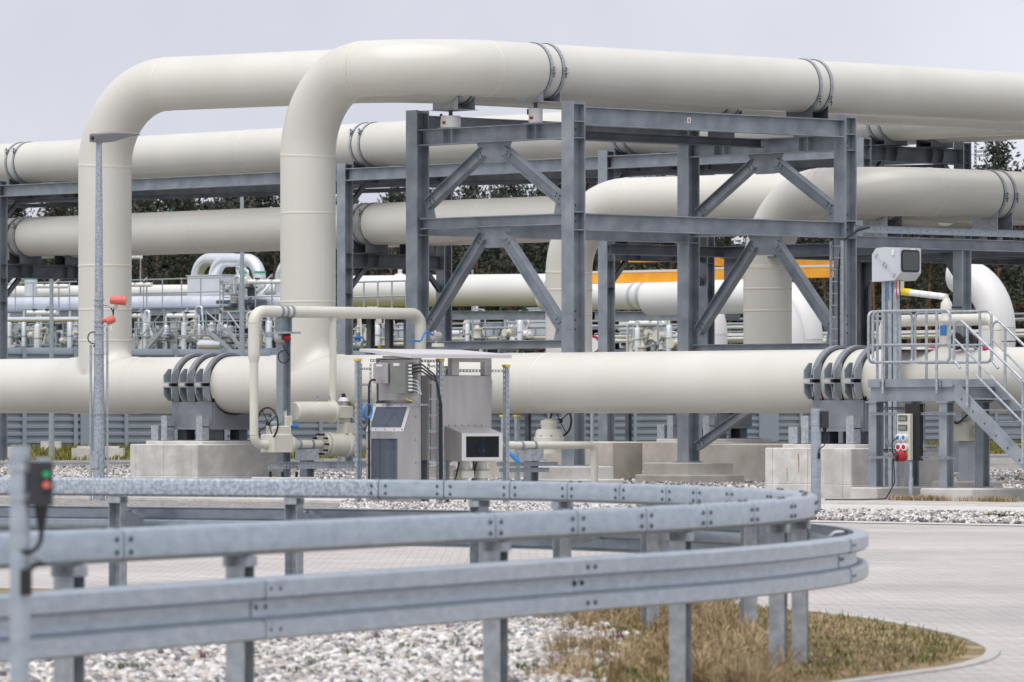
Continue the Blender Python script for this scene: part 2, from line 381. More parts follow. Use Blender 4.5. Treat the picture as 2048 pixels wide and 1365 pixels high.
# ---------------------------------------------------------------- grass island inside the crash barrier
def catmull(P, n=24):
    P = [np.array(p, float) for p in P]; P = [2*P[0]-P[1]]+P+[2*P[-1]-P[-2]]; o = []
    for i in range(1, len(P)-2):
        for k in range(n):
            t = k/n; o.append(.5*((2*P[i])+(-P[i-1]+P[i+1])*t+(2*P[i-1]-5*P[i]+4*P[i+1]-P[i+2])*t*t+(-P[i-1]+3*P[i]-3*P[i+1]+P[i+2])*t**3))
    o.append(P[-2]); return np.array(o)
def resample(P, step):
    d = np.r_[0, np.cumsum(np.linalg.norm(np.diff(P, axis=0), axis=1))]; n = int(d[-1]/step); s = np.linspace(0, d[-1], n+1)
    return np.c_[np.interp(s, d, P[:, 0]), np.interp(s, d, P[:, 1])], s
KERB = [(-4.5,19.5),(-3,22.5),(-1.2,27),(.3,30.5),(1.3,33),(2.2,35.4),(2.95,37.4),(3.3,40),(3.15,43.3),(2.55,47),(1.62,49.3),(0,51),(-2.2,52.3),(-8,55.4)]
kp, ks = resample(catmull(KERB), .25)
isl = [c2w(*p) for p in kp]
struct('island_soil', sheet(isl, .008), 'soil')
krb = bpy.data.objects.new('kerb', None); col.objects.link(krb); krb['kind'] = 'structure'; mat('kerb_grey', (.42, .40, .38), (.50, .48, .46), 3., .9, bump=.3); ORG['kerb'] = Vector()
stone_a = MB().cbox(-.5, .5, -.5, .5, -.5, .5, .04); sa_o = None
def kerb_row(off, wd, top, name, L=.5):
    global sa_o
    P, s = resample(kp, L); k = 0
    for i in range(len(P)-1):
        a, b_ = P[i], P[i+1]; t = (b_-a)/np.linalg.norm(b_-a); nrm = np.array([t[1], -t[0]]); c = (a+b_)/2+nrm*off
        if not (28 < c[1] < 55) or (off > .3 and not (36.5 < c[1] < 43.5)): continue
        x, y = c2w(*c); tx, ty = c2w(*(c+t)); ang = math.atan2(ty-y, tx-x); ll = np.linalg.norm(b_-a)*(1+off*.0)
        m4 = Matrix.Translation((x, y, top-.06+random.uniform(-.003, .003))) @ Matrix.Rotation(ang+random.uniform(-.01, .01), 4, 'Z') @ Matrix.Diagonal((ll-.012, wd, .12, 1))
        if sa_o is None:
            sa_o = stone_a.obj(name, 'kerb_grey', krb); sa_o.matrix_local = m4
        else: place(sa_o.data, name, krb, m4)
kerb_row(.06, .10, .018, 'kerb_stone', .48)

# ---------------------------------------------------------------- crash barrier (hairpin)
BAR = [(-4.2,20.6),(-3.4,22.6),(-2.28,25.45),(-.84,29.05),(.05,31.25),(.80,32.95),(1.40,34.75),(1.83,36.7),(1.98,38.6),(1.86,40.5),(1.38,42.6),(.60,44.5),(-.20,45.75),(-1.4,46.8),(-3.1,47.8),(-4.6,48.6),(-7.6,50.2),(-10.5,51.75)]
bp_, bs = resample(catmull(BAR), .02)
bt = np.gradient(bp_, axis=0); bt /= np.linalg.norm(bt, axis=1)[:, None]
bpx = CX+FP*bp_[:, 0]/bp_[:, 1]; tip = int(np.argmax(bpx))
def s_near(px): return bs[int(np.argmin(np.abs(bpx[:tip]-px)))]
def s_far(px): return bs[tip+int(np.argmin(np.abs(bpx[tip:]-px)))]
def at_s(s, off=0.):
    p = np.array([np.interp(s, bs, bp_[:, 0]), np.interp(s, bs, bp_[:, 1])]); t = np.array([np.interp(s, bs, bt[:, 0]), np.interp(s, bs, bt[:, 1])]); t /= np.linalg.norm(t); n = np.array([t[1], -t[0]])
    q = p+n*off; x, y = c2w(*q); tx, ty = c2w(*(q+t)); nx, ny = c2w(*(q+n)); return Vector((x, y, 0)), Vector((tx-x, ty-y, 0)), Vector((nx-x, ny-y, 0))
def sweep(s0, s1, prof, step=.12, closed=True):
    n = max(2, int((s1-s0)/step)+1); mb = MB(); vs = []; m = len(prof)
    for i in range(n+1):
        p, t, nn = at_s(s0+(s1-s0)*i/n)
        for o, z in prof: vs.append(p+nn*o+Z*z)
    fs = []
    for i in range(n):
        for k in range(m): j = (k+1) % m; fs.append((i*m+k, i*m+j, (i+1)*m+j, (i+1)*m+k))
    fs += [tuple(range(m)), tuple(n*m+k for k in range(m-1, -1, -1))]
    return mb.add(vs, fs)
p0, _, _ = at_s(bs[tip])
gr = thing('guardrail', 'galvanised crash barrier looping in a hairpin round the gravel and dry grass in the foreground', 'guardrail', p0)
BZ0, BZ1, BW = .955, 1.11, .075
c_ = .022
box_prof = [(-BW, BZ0+c_), (-BW+c_, BZ0), (BW-c_, BZ0), (BW, BZ0+c_), (BW, BZ1-c_), (BW-c_*.35, BZ1-c_*.35), (BW-c_, BZ1), (-BW+c_, BZ1), (-BW+c_*.35, BZ1-c_*.35), (-BW, BZ1-c_)]
def wprof(o0, z0, t=.005):
    H = .305
    pts = [(0, 0), (.080, .008), (.092, .018), (.092, .092), (.080, .102), (.018, .112), (.012, .120), (.012, H-.120), (.018, H-.112), (.080, H-.102), (.092, H-.092), (.092, H-.018), (.080, H-.008), (0, H)]
    outer = [(o0+a, z0+b_) for a, b_ in pts]; inner = [(o0+a-t*1.6, z0+b_+(t if i < 5 else (-t if i > 8 else 0))) for i, (a, b_) in enumerate(pts)]
    return outer+inner[::-1]
bolt_me = None
def bolt(parent, pos, axis, r=.017, h=.016):
    global bolt_me
    q = Vector(axis).to_track_quat('Z', 'Y').to_matrix().to_4x4(); m4 = Matrix.Translation(pos) @ q @ Matrix.Diagonal((r/.017, r/.017, h/.016, 1))
    if bolt_me is None:
        mb = MB().lathe((0, 0, 0), (0, 0, 1), [(-.004, .019), (.003, .019), (.003, .0155), (.011, .0145), (.016, .007)], 10)
        o = mb.obj('bolt', 'frame_dark'); bolt_me = o.data; bpy.data.objects.remove(o)
    return place(bolt_me, 'bolt', parent, m4)
near_j = [s_near(p) for p in (219, 965, 1131, 1270, 1389, 1485, 1562, 1608)]
far_j = [s_far(p) for p in (1603, 1560, 1480, 1412, 1350, 1257, 1151, 1033, 902, 770)]
joints = [max(.05, near_j[0]-4.1)]+near_j+[bs[tip]+.25]+far_j
s = joints[-1]
while s+4 < bs[-1]: s += 4; joints.append(s)
for a, b_ in zip(joints[:-1], joints[1:]):
    if b_-a < .2: continue
    sweep(b_-.09, min(b_+.09, bs[-1]), [(o*.9, (z-1.03)*.9+1.03) for o, z in box_prof], .09).obj('joint_sleeve', 'frame_dark', gr)
    sg = sweep(a+.007, b_-.007, box_prof).obj('top_rail', 'rail_galv' if a < s_far(770) else 'spangle', gr)
    for e in (a+.075, b_-.075):
        p, t, nn = at_s(e)
        for sd_ in (1, -1):
            for z in (BZ0+.047, BZ1-.047): bolt(sg, p+nn*(sd_*BW)+Z*z, nn*sd_, .013, .012)
        bolt(sg, p+Z*BZ1, Z, .015, .014)
wj = [max(.03, s_near(1030)-8.4), s_near(1030)-4.2, s_near(1030), s_near(1575), bs[tip]+.9, s_far(1500), s_far(1120), s_far(800), s_far(800)+4, s_far(800)+8]
for a, b_ in zip(wj[:-1], wj[1:]):
    sg = sweep(a+.002, min(b_, bs[-1])-.002, wprof(.315+(.007 if wj.index(a) % 2 else 0), .56), .1).obj('lower_rail', 'rail_galv', gr)
    for e in (a+.05, a+.16):
        p, t, nn = at_s(e)
        for z in (.56+.055, .56+.25): bolt(sg, p+nn*.41+Z*z, nn, .013, .01)
        bolt(sg, p+nn*.330+Z*.72, nn, .014, .012)
posts = [s_near(p) for p in (140, 480, 990, 1360, 1556, 1600)]+[s_far(p) for p in (1600, 1498, 1300, 1125, 958, 590, 237)]
posts = [max(.2, posts[0]-2)]+posts+[posts[-1]+2, posts[-1]+4]
for i, s in enumerate(posts):
    if s > bs[-1]: continue
    p, t, nn = at_s(s)
    po = MB().chan(p+Z*(-.05), p+Z*(BZ0-.003), .12, .10, .006, up=(-t if s < bs[tip] else t)).obj('post', 'galv', gr)
    MB().obox(p+Z*(BZ0-.03)+nn*.0, t, Z, .12, .13, .05).obj('post_cap', 'galv', po)
    MB().poly([p+nn*.06+Z*.60, p+nn*.322+Z*.66, p+nn*.322+Z*.78, p+nn*.06+Z*.84], t, .07).obj('spacer', 'galv', gr)
    br = MB(); br.tube(smooth_path([p-nn*.01+t*.09+Z*.62, p+nn*.25+t*.09+Z*.83, p+nn*.335+t*.09+Z*.83], .05, 4), .016, 8); br.obj('brace_strap', 'galv', gr)

# ---------------------------------------------------------------- loose stones (fine, uncountable)
def ico():
    t = (1+5**.5)/2; v = np.array([(-1,t,0),(1,t,0),(-1,-t,0),(1,-t,0),(0,-1,t),(0,1,t),(0,-1,-t),(0,1,-t),(t,0,-1),(t,0,1),(-t,0,-1),(-t,0,1)], float)
    f = np.array([(0,11,5),(0,5,1),(0,1,7),(0,7,10),(0,10,11),(1,5,9),(5,11,4),(11,10,2),(10,7,6),(7,1,8),(3,9,4),(3,4,2),(3,2,6),(3,6,8),(3,8,9),(4,9,5),(2,4,11),(6,2,10),(8,6,7),(9,8,1)])
    return v/np.linalg.norm(v[0]), f
def octa():
    return np.array([(1,0,0),(0,1,0),(-1,0,0),(0,-1,0),(0,0,1),(0,0,-1)], float), np.array([(0,1,4),(1,2,4),(2,3,4),(3,0,4),(1,0,5),(2,1,5),(3,2,5),(0,3,5)])
def np_mesh(name, verts, faces, m, smooth=False):
    me = bpy.data.meshes.new(name); nv, nf = len(verts), len(faces); k = faces.shape[1]
    me.vertices.add(nv); me.vertices.foreach_set('co', verts.astype(np.float32).ravel())
    me.loops.add(nf*k); me.loops.foreach_set('vertex_index', faces.astype(np.int32).ravel())
    me.polygons.add(nf); me.polygons.foreach_set('loop_start', np.arange(0, nf*k, k, dtype=np.int32)); me.polygons.foreach_set('loop_total', np.full(nf, k, dtype=np.int32))
    me.update(calc_edges=True); me.validate(); me.materials.append(M[m])
    if smooth: me.polygons.foreach_set('use_smooth', [True]*nf)
    o = bpy.data.objects.new(name, me); col.objects.link(o); return o
def rand_rot(n):
    q = np.random.normal(size=(n, 4)); q /= np.linalg.norm(q, axis=1)[:, None]; a, b_, c, d = q.T
    return np.stack([np.stack([1-2*(c*c+d*d), 2*(b_*c-a*d), 2*(b_*d+a*c)], -1), np.stack([2*(b_*c+a*d), 1-2*(b_*b_+d*d), 2*(c*d-a*b_)], -1), np.stack([2*(b_*d-a*c), 2*(c*d+a*b_), 1-2*(b_*b_+c*c)], -1)], 1)
def stones(name, pos, size, base, label):
    v, f = base(); n = len(pos); S = size*np.random.uniform(.55, 1.35, (n, 1))*np.random.uniform(.65, 1.15, (n, 3))
    vv = v[None]*np.random.uniform(.82, 1.15, (n, len(v), 1)); vv = np.einsum('nij,nkj->nki', rand_rot(n), vv*S[:, None, :])+pos[:, None, :]
    ff = (f[None]+(np.arange(n)*len(v))[:, None, None]).reshape(-1, 3); o = np_mesh(name, vv.reshape(-1, 3), ff, 'stone'); tag(o, label, 'gravel', kind='stuff'); return o
def c2w_np(X, Y): d = Y-D0; return CA*X-SA*d, SA*X+CA*d
def in_gravel(X, Y):
    # ragged border between the stones and the grass end of the island
    edge = np.interp(Y, [32, 33, 34, 35, 36.5, 38, 41, 44, 46, 49], [.9, .75, .5, .2, .28, .52, .64, .44, .24, -.4])+.10*np.sin(Y*2.9)+.08*np.sin(Y*7.1+1)
    return (X < edge+np.random.normal(0, .12, len(X)))
N = 62000; Y_ = np.random.uniform(34.0, 48.0, N); X_ = np.random.uniform(-5.2, 1.6, N)
k = in_gravel(X_, Y_) & (X_ > -.09*Y_-.55); X_, Y_ = X_[k], Y_[k]; x, y = c2w_np(X_, Y_)
stones('gravel_stones', np.c_[x, y, np.random.uniform(.005, .04, len(x))], .030, ico, 'pale mixed gravel lying inside the crash barrier loop')
gp = [c2w(X, Y) for X, Y in ((-8, 50), (-5, 20), (-3.9, 21), (-1.9, 26), (-.3, 31), (.1, 35), (.75, 37), (.72, 41), (.2, 46), (-1.4, 46.5), (-3, 47.5), (-8, 50))]
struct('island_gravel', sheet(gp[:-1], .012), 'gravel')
# gravel strip beside the paving and yard gravel round the foundations
N = 60000; xx = np.random.uniform(-10, 60, N); yy = np.random.uniform(-18.6, -12.6, N); X_ = CA*xx+SA*yy; Y_ = D0-SA*xx+CA*yy
k = (X_/Y_ > -.03) & (X_/Y_ < .10); xx, yy = xx[k][:16000], yy[k][:16000]
stones('strip_stones', np.c_[xx, yy, np.random.uniform(.0, .05, len(xx))], .042, octa, 'strip of pale gravel between the paving and the concrete walkway')
N = 260000; xx = np.random.uniform(-52, 40, N); yy = np.random.uniform(-6.9, 40, N); X_ = CA*xx+SA*yy; Y_ = D0-SA*xx+CA*yy
k = (np.abs(X_/Y_) < .10) & (Y_ < 178) & ~((xx > 4) & (yy < -1.2)); xx, yy = xx[k][:34000], yy[k][:34000]
stones('yard_stones', np.c_[xx, yy, np.random.uniform(.0, .06, len(xx))], .060, octa, 'pale gravel covering the yard round the concrete foundations')

# ---------------------------------------------------------------- grasses
def blades(name, pos, h, wd, lean, m, label, cat='grass'):
    n = len(pos); a = np.random.uniform(0, 2*np.pi, n); hh = h*np.random.uniform(.5, 1.3, n); ln = lean*np.random.uniform(.2, 1.2, n); b2 = np.random.uniform(0, 2*np.pi, n)
    side = np.c_[np.cos(b2), np.sin(b2), np.zeros(n)]*(wd*np.random.uniform(.6, 1.3, n))[:, None]; dr = np.c_[np.cos(a), np.sin(a), np.zeros(n)]
    p1 = pos+dr*(ln*hh*.35)[:, None]+np.c_[np.zeros((n, 2)), hh*.6]; p2 = pos+dr*(ln*hh)[:, None]+np.c_[np.zeros((n, 2)), hh*np.clip(1-ln*.35, .3, 1)]
    v = np.stack([pos-side, pos+side, p1-side*.8, p1+side*.8, p2], 1); base = np.array([(0, 1, 3), (0, 3, 2), (2, 3, 4)])
    f = (base[None]+(np.arange(n)*5)[:, None, None]).reshape(-1, 3); o = np_mesh(name, v.reshape(-1, 3), f, m); tag(o, label, cat, kind='stuff'); return o
def inside_kerb(X, Y, marg=.12):
    P = kp; c = np.zeros(len(X), bool); j = len(P)-1; Xm = X+marg
    for i in range(len(P)):
        xi, yi, xj, yj = P[i, 0], P[i, 1], P[j, 0], P[j, 1]
        if yi != yj:
            m = ((yi > Y) != (yj > Y)) & (Xm < (xj-xi)*(Y-yi)/(yj-yi)+xi); c ^= m
        j = i
    return c
def clumpy(X, Y, s=.9, ph=0): return .5+.25*np.sin(X*4.1*s+1.3+ph+np.sin(Y*2.3*s))+.25*np.sin(Y*3.2*s+ph*2+1.7*np.sin(X*2.9*s))
N = 120000; Y_ = np.random.uniform(33.5, 50.5, N); X_ = np.random.uniform(-.6, 3.4, N)
k = inside_kerb(X_, Y_) & ~in_gravel(X_+np.random.normal(0, .14, N), Y_-.15); X_, Y_ = X_[k], Y_[k]
def tufts(name, X, Y, nb, h, wd, m, label, spread=.05):
    # separate clumps whose stalks lean outwards and droop
    n = len(X)*nb; cx, cy = c2w_np(np.repeat(X, nb), np.repeat(Y, nb)); a = np.random.uniform(0, 2*np.pi, n); rr = spread*np.random.uniform(0, 1, n)**.5*np.repeat(np.random.uniform(.6, 1.6, len(X)), nb)
    pos = np.c_[cx+np.cos(a)*rr, cy+np.sin(a)*rr, np.zeros(n)]; hh = np.repeat(h*np.random.uniform(.45, 1.35, len(X)), nb)*np.random.uniform(.5, 1.15, n); ln = np.random.uniform(.15, 1.1, n)
    wdir = np.repeat(np.random.uniform(0, 2*np.pi, len(X)), nb); d = np.c_[np.cos(a)*.6+np.cos(wdir)*.7, np.sin(a)*.6+np.sin(wdir)*.7, np.zeros(n)]; b2 = np.random.uniform(0, 2*np.pi, n)
    sd_ = np.c_[np.cos(b2), np.sin(b2), np.zeros(n)]*(wd*np.random.uniform(.6, 1.4, n))[:, None]; up = np.c_[np.zeros((n, 2)), hh]
    p1 = pos+d*(ln*hh*.25)[:, None]+up*.55; p2 = pos+d*(ln*hh*.75)[:, None]+up*(.95-.25*ln)[:, None]; p3 = pos+d*(ln*hh*1.3)[:, None]+up*(1.0-.62*ln)[:, None]
    v = np.stack([pos-sd_, pos+sd_, p1-sd_*.9, p1+sd_*.9, p2-sd_*.7, p2+sd_*.7, p3], 1); base = np.array([(0, 1, 3), (0, 3, 2), (2, 3, 5), (2, 5, 4), (4, 5, 6)])
    f = (base[None]+(np.arange(n)*7)[:, None, None]).reshape(-1, 3); tag(np_mesh(name, v.reshape(-1, 3), f, m), label, 'grass', kind='stuff')
tall = (X_ < 1.75) & (np.random.rand(len(X_)) < .024*(clumpy(X_, Y_)**1.8))
tufts('dry_grass', X_[tall], Y_[tall], 46, .19, .0028, 'grass_dry', 'tall clumps of dry straw coloured grass round the barrier posts')
sh = (np.random.rand(len(X_)) < .42*clumpy(X_, Y_, 1.9, .7)+.1); x, y = c2w_np(X_[sh], Y_[sh]); blades('short_grass', np.c_[x, y, np.full(len(x), .0)], .045, .004, 1.1, 'grass_dry', 'short withered turf at the rounded end of the island')
gg = (np.random.rand(len(X_)) < .22*(clumpy(X_, Y_, 1.4, 2.)**2)); x, y = c2w_np(X_[gg], Y_[gg]); blades('green_grass', np.c_[x, y, np.full(len(x), .0)], .075, .0045, .8, 'grass_green', 'green tufts among the dry grass of the island')
# weeds on the loose stones
N = 26; Y_ = np.random.uniform(35.3, 40, N); X_ = np.random.uniform(-3, 1, N); x, y = c2w_np(X_, Y_)
pts = np.concatenate([np.c_[np.random.normal(a, .05, 36), np.random.normal(b_, .05, 36), np.full(36, .02)] for a, b_ in zip(x, y)])
blades('gravel_weeds', pts, .075, .006, .9, 'weed', 'small green weeds growing through the barrier gravel', 'weeds')
N = 11; Y_ = np.random.uniform(35.3, 44, N); X_ = np.random.uniform(-2.6, 1, N); x, y = c2w_np(X_, Y_)
pts = np.concatenate([np.c_[np.random.normal(a, .04, 30), np.random.normal(b_, .04, 30), np.full(30, .02)] for a, b_ in zip(x, y)])
blades('red_weeds', pts, .08, .005, .7, 'weed_red', 'small reddish weeds among the barrier gravel', 'weeds')
# verge beyond the road
N = 60000; xx = np.random.uniform(-150, -66.3, N); yy = np.random.uniform(30, 170, N); X_ = CA*xx+SA*yy; Y_ = D0-SA*xx+CA*yy
k = np.abs(X_/Y_) < .10; xx, yy = xx[k][:26000], yy[k][:26000]
blades('verge_grass', np.c_[xx, yy, np.full(len(xx), -.03)], .24, .03, .5, 'verge_green', 'green and yellow grass verge between the road and the metal wall')
# ================================================================ BIG PIPES
RH, RP, ZH, ZT, ZM, RM = .635, .61, 2.31, 9.17, 6.95, .585
def tee_fillet(parent, x, y, z, r, rh, f=.38, n=64):
    """smooth flare where a riser leaves a header that runs along x"""
    vs = []; fs = []; m = 6
    for k in range(n):
        a = 2*math.pi*k/n; c, s_ = math.cos(a), math.sin(a); yy = r*s_; zi = math.sqrt(max(rh*rh-yy*yy, .0)); ff = f*(.25+.75*abs(c))
        A = Vector((r*c, yy, zi+ff)); B = Vector((r*c, yy*1.0, zi)); C = Vector((r*c+math.copysign(ff*abs(c)**.5, c), yy, zi+.004))
        for i in range(m+1):
            t = i/m; p = A*(1-t)**2+B*(2*t*(1-t))+C*t*t; vs.append((x+p.x, y+p.y, z+p.z))
    for k in range(n):
        j = (k+1) % n
        for i in range(m): fs.append((k*(m+1)+i, k*(m+1)+i+1, j*(m+1)+i+1, j*(m+1)+i))
    return MB().add(vs, fs).build('tee', 'cream', parent)
# front header
XF, XR_ = -6.63, -13.78
hd = thing('header_pipe', 'thick cream header pipe running low across the yard through the ring clamps', 'pipe', (0, 0, ZH-RH))
for a, b_ in ((-18.9, -12.2), (-12.2, -5.0), (-5.0, 1.2), (1.2, 8.0), (8.0, 14.2), (14.2, 26.0)):
    MB().tube([(a, 0, ZH), (b_, 0, ZH)], RH, 64).build('pipe_section', 'cream', hd)
for a in (-12.2, 1.2, 14.2): MB().lathe((a, 0, ZH), XA, [(-.03, RH-.01), (-.012, RH+.006), (.012, RH+.006), (.03, RH-.01)], 64).build('weld_seam', 'seam', hd)
for xr in (XF, XR_):
    MB().lathe((xr, 0, ZH), XA, [(-1.25, RH-.005), (-1.12, RH+.022), (1.12, RH+.022), (1.25, RH-.005)], 64).build('tee_body', 'cream', hd)
# closure at the far left end: bolted blind end
MB().lathe((-18.9, 0, ZH), XA, [(-1.0, .50), (-.75, .62), (-.35, RH+.06), (.0, RH+.06), (.25, RH)], 48).build('end_reducer', 'cream', hd)
en = MB().ring((-19.95, 0, ZH), XA, .3, .80, .16).build('end_flange', 'cream_small', hd)
for k in range(20):
    a = 2*math.pi*k/20; c = Vector((-19.95, .70*math.cos(a), ZH+.70*math.sin(a)))
    MB().cyl(c-XA*.24, c+XA*.24, .035, 8).build('bolt', 'black', en)
def riser(name, label, x, corner, yend, seams_py, rp=RP, zt=ZT, y=0., rh=RH, fl=True):
    t = thing(name, label, 'pipe', (x, y, ZH+rh))
    ext = [((x, y, zon(q, x, y)), Z) for q in seams_py]
    pipe(t, [(x, y, ZH), (x, y, zt), corner, (corner[0], yend, zt)], rp, 1.83 if rp > .6 else 1.75, n=64, extra=ext)
    if fl: tee_fillet(t, x, y, ZH, rp, rh+.022)
    return t
pf = riser('riser_pipe', 'tallest cream pipe in front, rising from the header and bending right over the steel frame', XF, (-2.82, 0, ZT), 22.6, (427, 604))
pr = riser('riser_pipe', 'left cream pipe rising behind the lamp post and passing behind the front pipe', XR_, (-5.62, 1.8, ZT), 22.6, (532, 620, 682))
# second header, hidden mostly by the first, with two risers at the lower level
Y2 = 16.0
h2 = thing('header_pipe', 'cream header pipe running behind the front header, under the steel frame', 'pipe', (-12, Y2, ZH-RH))
MB().tube([(-34, Y2, ZH), (16, Y2, ZH)], RH, 48).build('pipe_section', 'cream', h2)
p5 = riser('riser_pipe', 'cream pipe rising right of the middle and bending right behind the ladder column', -8.27, (-4.6, Y2, ZM), 48, (533, 578, 622), RM, ZM, Y2, RH)
p6 = riser('riser_pipe', 'cream pipe rising behind the tallest frame column and bending right inside the frame', -15.27, (-7.3, Y2+1.8, ZM), 48, (580, 630), RM, ZM, Y2, RH)
# long pipes on the rear rack
def long_pipe(label, y, z, r, x0, x1, welds):
    t = thing('rack_pipe', label, 'pipe', (x0, y, z-r), 'long pipes on the rear rack')
    MB().tube([(x0, y, z), (x1, y, z)], r, 48).build('pipe_section', 'cream', t)
    for a in welds: MB().lathe((a, y, z), XA, [(-.03, r-.01), (-.012, r+.007), (.012, r+.007), (.03, r-.01)], 48).build('weld_seam', 'seam', t)
    return t
YR, YP, YP2, YB2 = 22.1, 23.05, 24.66, 25.8
long_pipe('upper cream pipe lying along the front of the rear pipe rack', YP, ZT, RP, -80, 14, (-36, -24, -12))
long_pipe('upper cream pipe on the far side of the rear pipe rack', YP2+.1, ZT, RP, -80, 6, (-34, -20))
long_pipe('lower cream pipe along the front of the rear pipe rack, just under the upper one', YP, ZM, RM, -80, -9, (-38, -26))
long_pipe('lower cream pipe on the far side of the rear pipe rack', YP2+.1, ZM, RM, -80, -9, (-33,))

# ================================================================ STEEL FRAMES
def bolts_on(parent, pts, axis, r=.022, h=.02):
    for p in pts: bolt(parent, Vector(p), Vector(axis), r, h)
FX0, FX1, FY0, FY1 = -6.71, -1.61, 3.30, 11.8
fr = thing('steel_gantry', 'tall grey steel frame with diagonal braces standing under the two highest pipes', 'gantry', (FX1, FY0, .5))
ZC = 8.46
for cx in (FX0, FX1):
    for cy in (FY0, FY1):
        c = MB().ibeam((cx, cy, .52), (cx, cy, ZC), .37, .37, .03, .018, up=YA)
        c = c.build('column', 'frame_steel', fr)
        MB().box(cx-.24, cx+.24, cy-.24, cy+.24, .52, .55).build('base_plate', 'frame_steel', c)
        for z in (8.40, 8.02, 7.66, 6.05, 5.66): MB().box(cx-.178, cx+.178, cy-.153, cy+.153, z-.01, z+.01).build('stiffener', 'frame_steel', c)
        if cx == FX1:
            bolts_on(c, [(cx+.185-.16, cy-.187, 0)] if 0 else [], YA)
            for z in (7.85, 7.7, 6.2, 6.0, 5.85, 3.9, 3.7, 3.5): bolt(c, Vector((cx+.012, cy+.05, z)), XA, .025, .015)
def beam_x(y, x0, x1, ztop, h, wd, parent, name='beam', m='frame_steel'):
    return MB().ibeam((x0, y, ztop-h/2), (x1, y, ztop-h/2), h, wd, .022, .013).build(name, m, parent)
def beam_y(x, y0, y1, ztop, h, wd, parent, name='beam', m='frame_steel'):
    return MB().ibeam((x, y0, ztop-h/2), (x, y1, ztop-h/2), h, wd, .022, .013).build(name, m, parent)
g = .19
for cy in (FY0, FY1):
    b_ = beam_x(cy, FX0+g, FX1-g, 8.02, .36, .30, fr)
    for px_ in (-5.57, -2.82):
        for sx in (-.15, .15): MB().box(px_+sx-.008, px_+sx+.008, cy-.145, cy+.145, 7.68, 7.998).build('stiffener', 'frame_steel', b_)
    beam_x(cy, FX0+g, FX1-g, 6.03, .24, .24, fr); beam_x(cy, FX0+g, FX1-g, 3.28, .18, .18, fr)
for cx in (FX0, FX1):
    b_ = beam_y(cx, FY0+g, FY1-g, 8.35, .40, .30, fr); beam_y(cx, FY0+g, FY1-g, 6.03, .37, .30, fr)
    if cx == FX1:
        lab = MB().box(cx+.151, cx+.154, 6.62, 6.72, 8.10, 8.22).build('sticker', 'label_white', b_)
        MB().box(cx+.155, cx+.157, 6.65, 6.69, 8.12, 8.20).build('sticker_mark', 'red', b_)
beam_y((FX0+FX1)/2, FY0+.16, FY1-.16, 8.0, .2, .2, fr, m='frame_dark')
def brace(p0, p1, plane_n, parent, h=.24, wd=.2):
    p0 = Vector(p0); p1 = Vector(p1); d = (p1-p0).normalized(); up = d.cross(Vector(plane_n))
    o = MB().ibeam(p0, p1, h, wd, .012, .01, up=up).build('brace', 'frame_steel', parent)
    for e, sg in ((p0, 1), (p1, -1)):
        for a in (.10, .22):
            for b2 in (-.035, .035): bolt(o, e+d*(sg*a)+up.normalized()*b2-Vector(plane_n)*.0+Vector((0, -.012, 0)), (0, -1, 0), .018, .014)
    return o
def vee(cy, zb, zt_, parent):
    xm = (FX0+FX1)/2; o = .018
    gp_ = MB().poly([(xm-.58, cy, zt_), (xm+.58, cy, zt_), (xm+.30, cy, zt_-.46), (xm-.30, cy, zt_-.46)], YA, .016).build('gusset_plate', 'frame_steel', parent)
    for sg, xe in ((-1, FX0+.24), (1, FX1-.24)):
        brace((xm+sg*.34, cy, zt_-.20), (xe-sg*.12, cy, zb+.30), (0, 1, 0), parent)
        MB().poly([(xe-sg*.05, cy, zb), (xe-sg*.38, cy, zb), (xe-sg*.30, cy, zb+.28), (xe-sg*.05, cy, zb+.42)], YA, .014).build('gusset_plate', 'frame_steel', parent)
for cy in (FY0, FY1):
    vee(cy, 6.03, 7.66, fr); vee(cy, 3.28, 5.79, fr)
# low raking brace at the back right column
brace((FX0+.3, FY1, .9), (FX1-.5, FY1, 3.05), (0, 1, 0), fr, .2, .16)
# foundations of the frame
def block(name, label, x0, x1, y0, y1, z1, m='concrete', z0=-.05, c=.03, group=None):
    t = MB().cbox(x0, x1, y0, y1, z0, z1, c)
    o = t.obj(name, m); tag(o, label, 'concrete block', group); return o
def fblock(label, x, y, w_=.62, h=.52, m='concrete_warm'):
    t = thing('frame_foundation', label, 'concrete block', (x, y, 0), 'foundations of the tall steel frame')
    MB().cbox(x-w_, x+w_, y-w_, y+w_, .24, h, .02).build('plinth', m, t); MB().cbox(x-w_-.14, x+w_+.22, y-w_-.14, y+w_+.14, -.05, .24, .02).build('footing', m, t); return t
fblock('pale concrete foundation under the tallest frame column', FX1, FY0, m='concrete_pale'); fblock('weathered concrete foundation under the back frame column', FX0, FY1, .75)
fblock('concrete foundation under the left frame column behind the cabinets', FX0, FY0); fblock('concrete foundation under the ladder column of the frame', FX1, FY1)

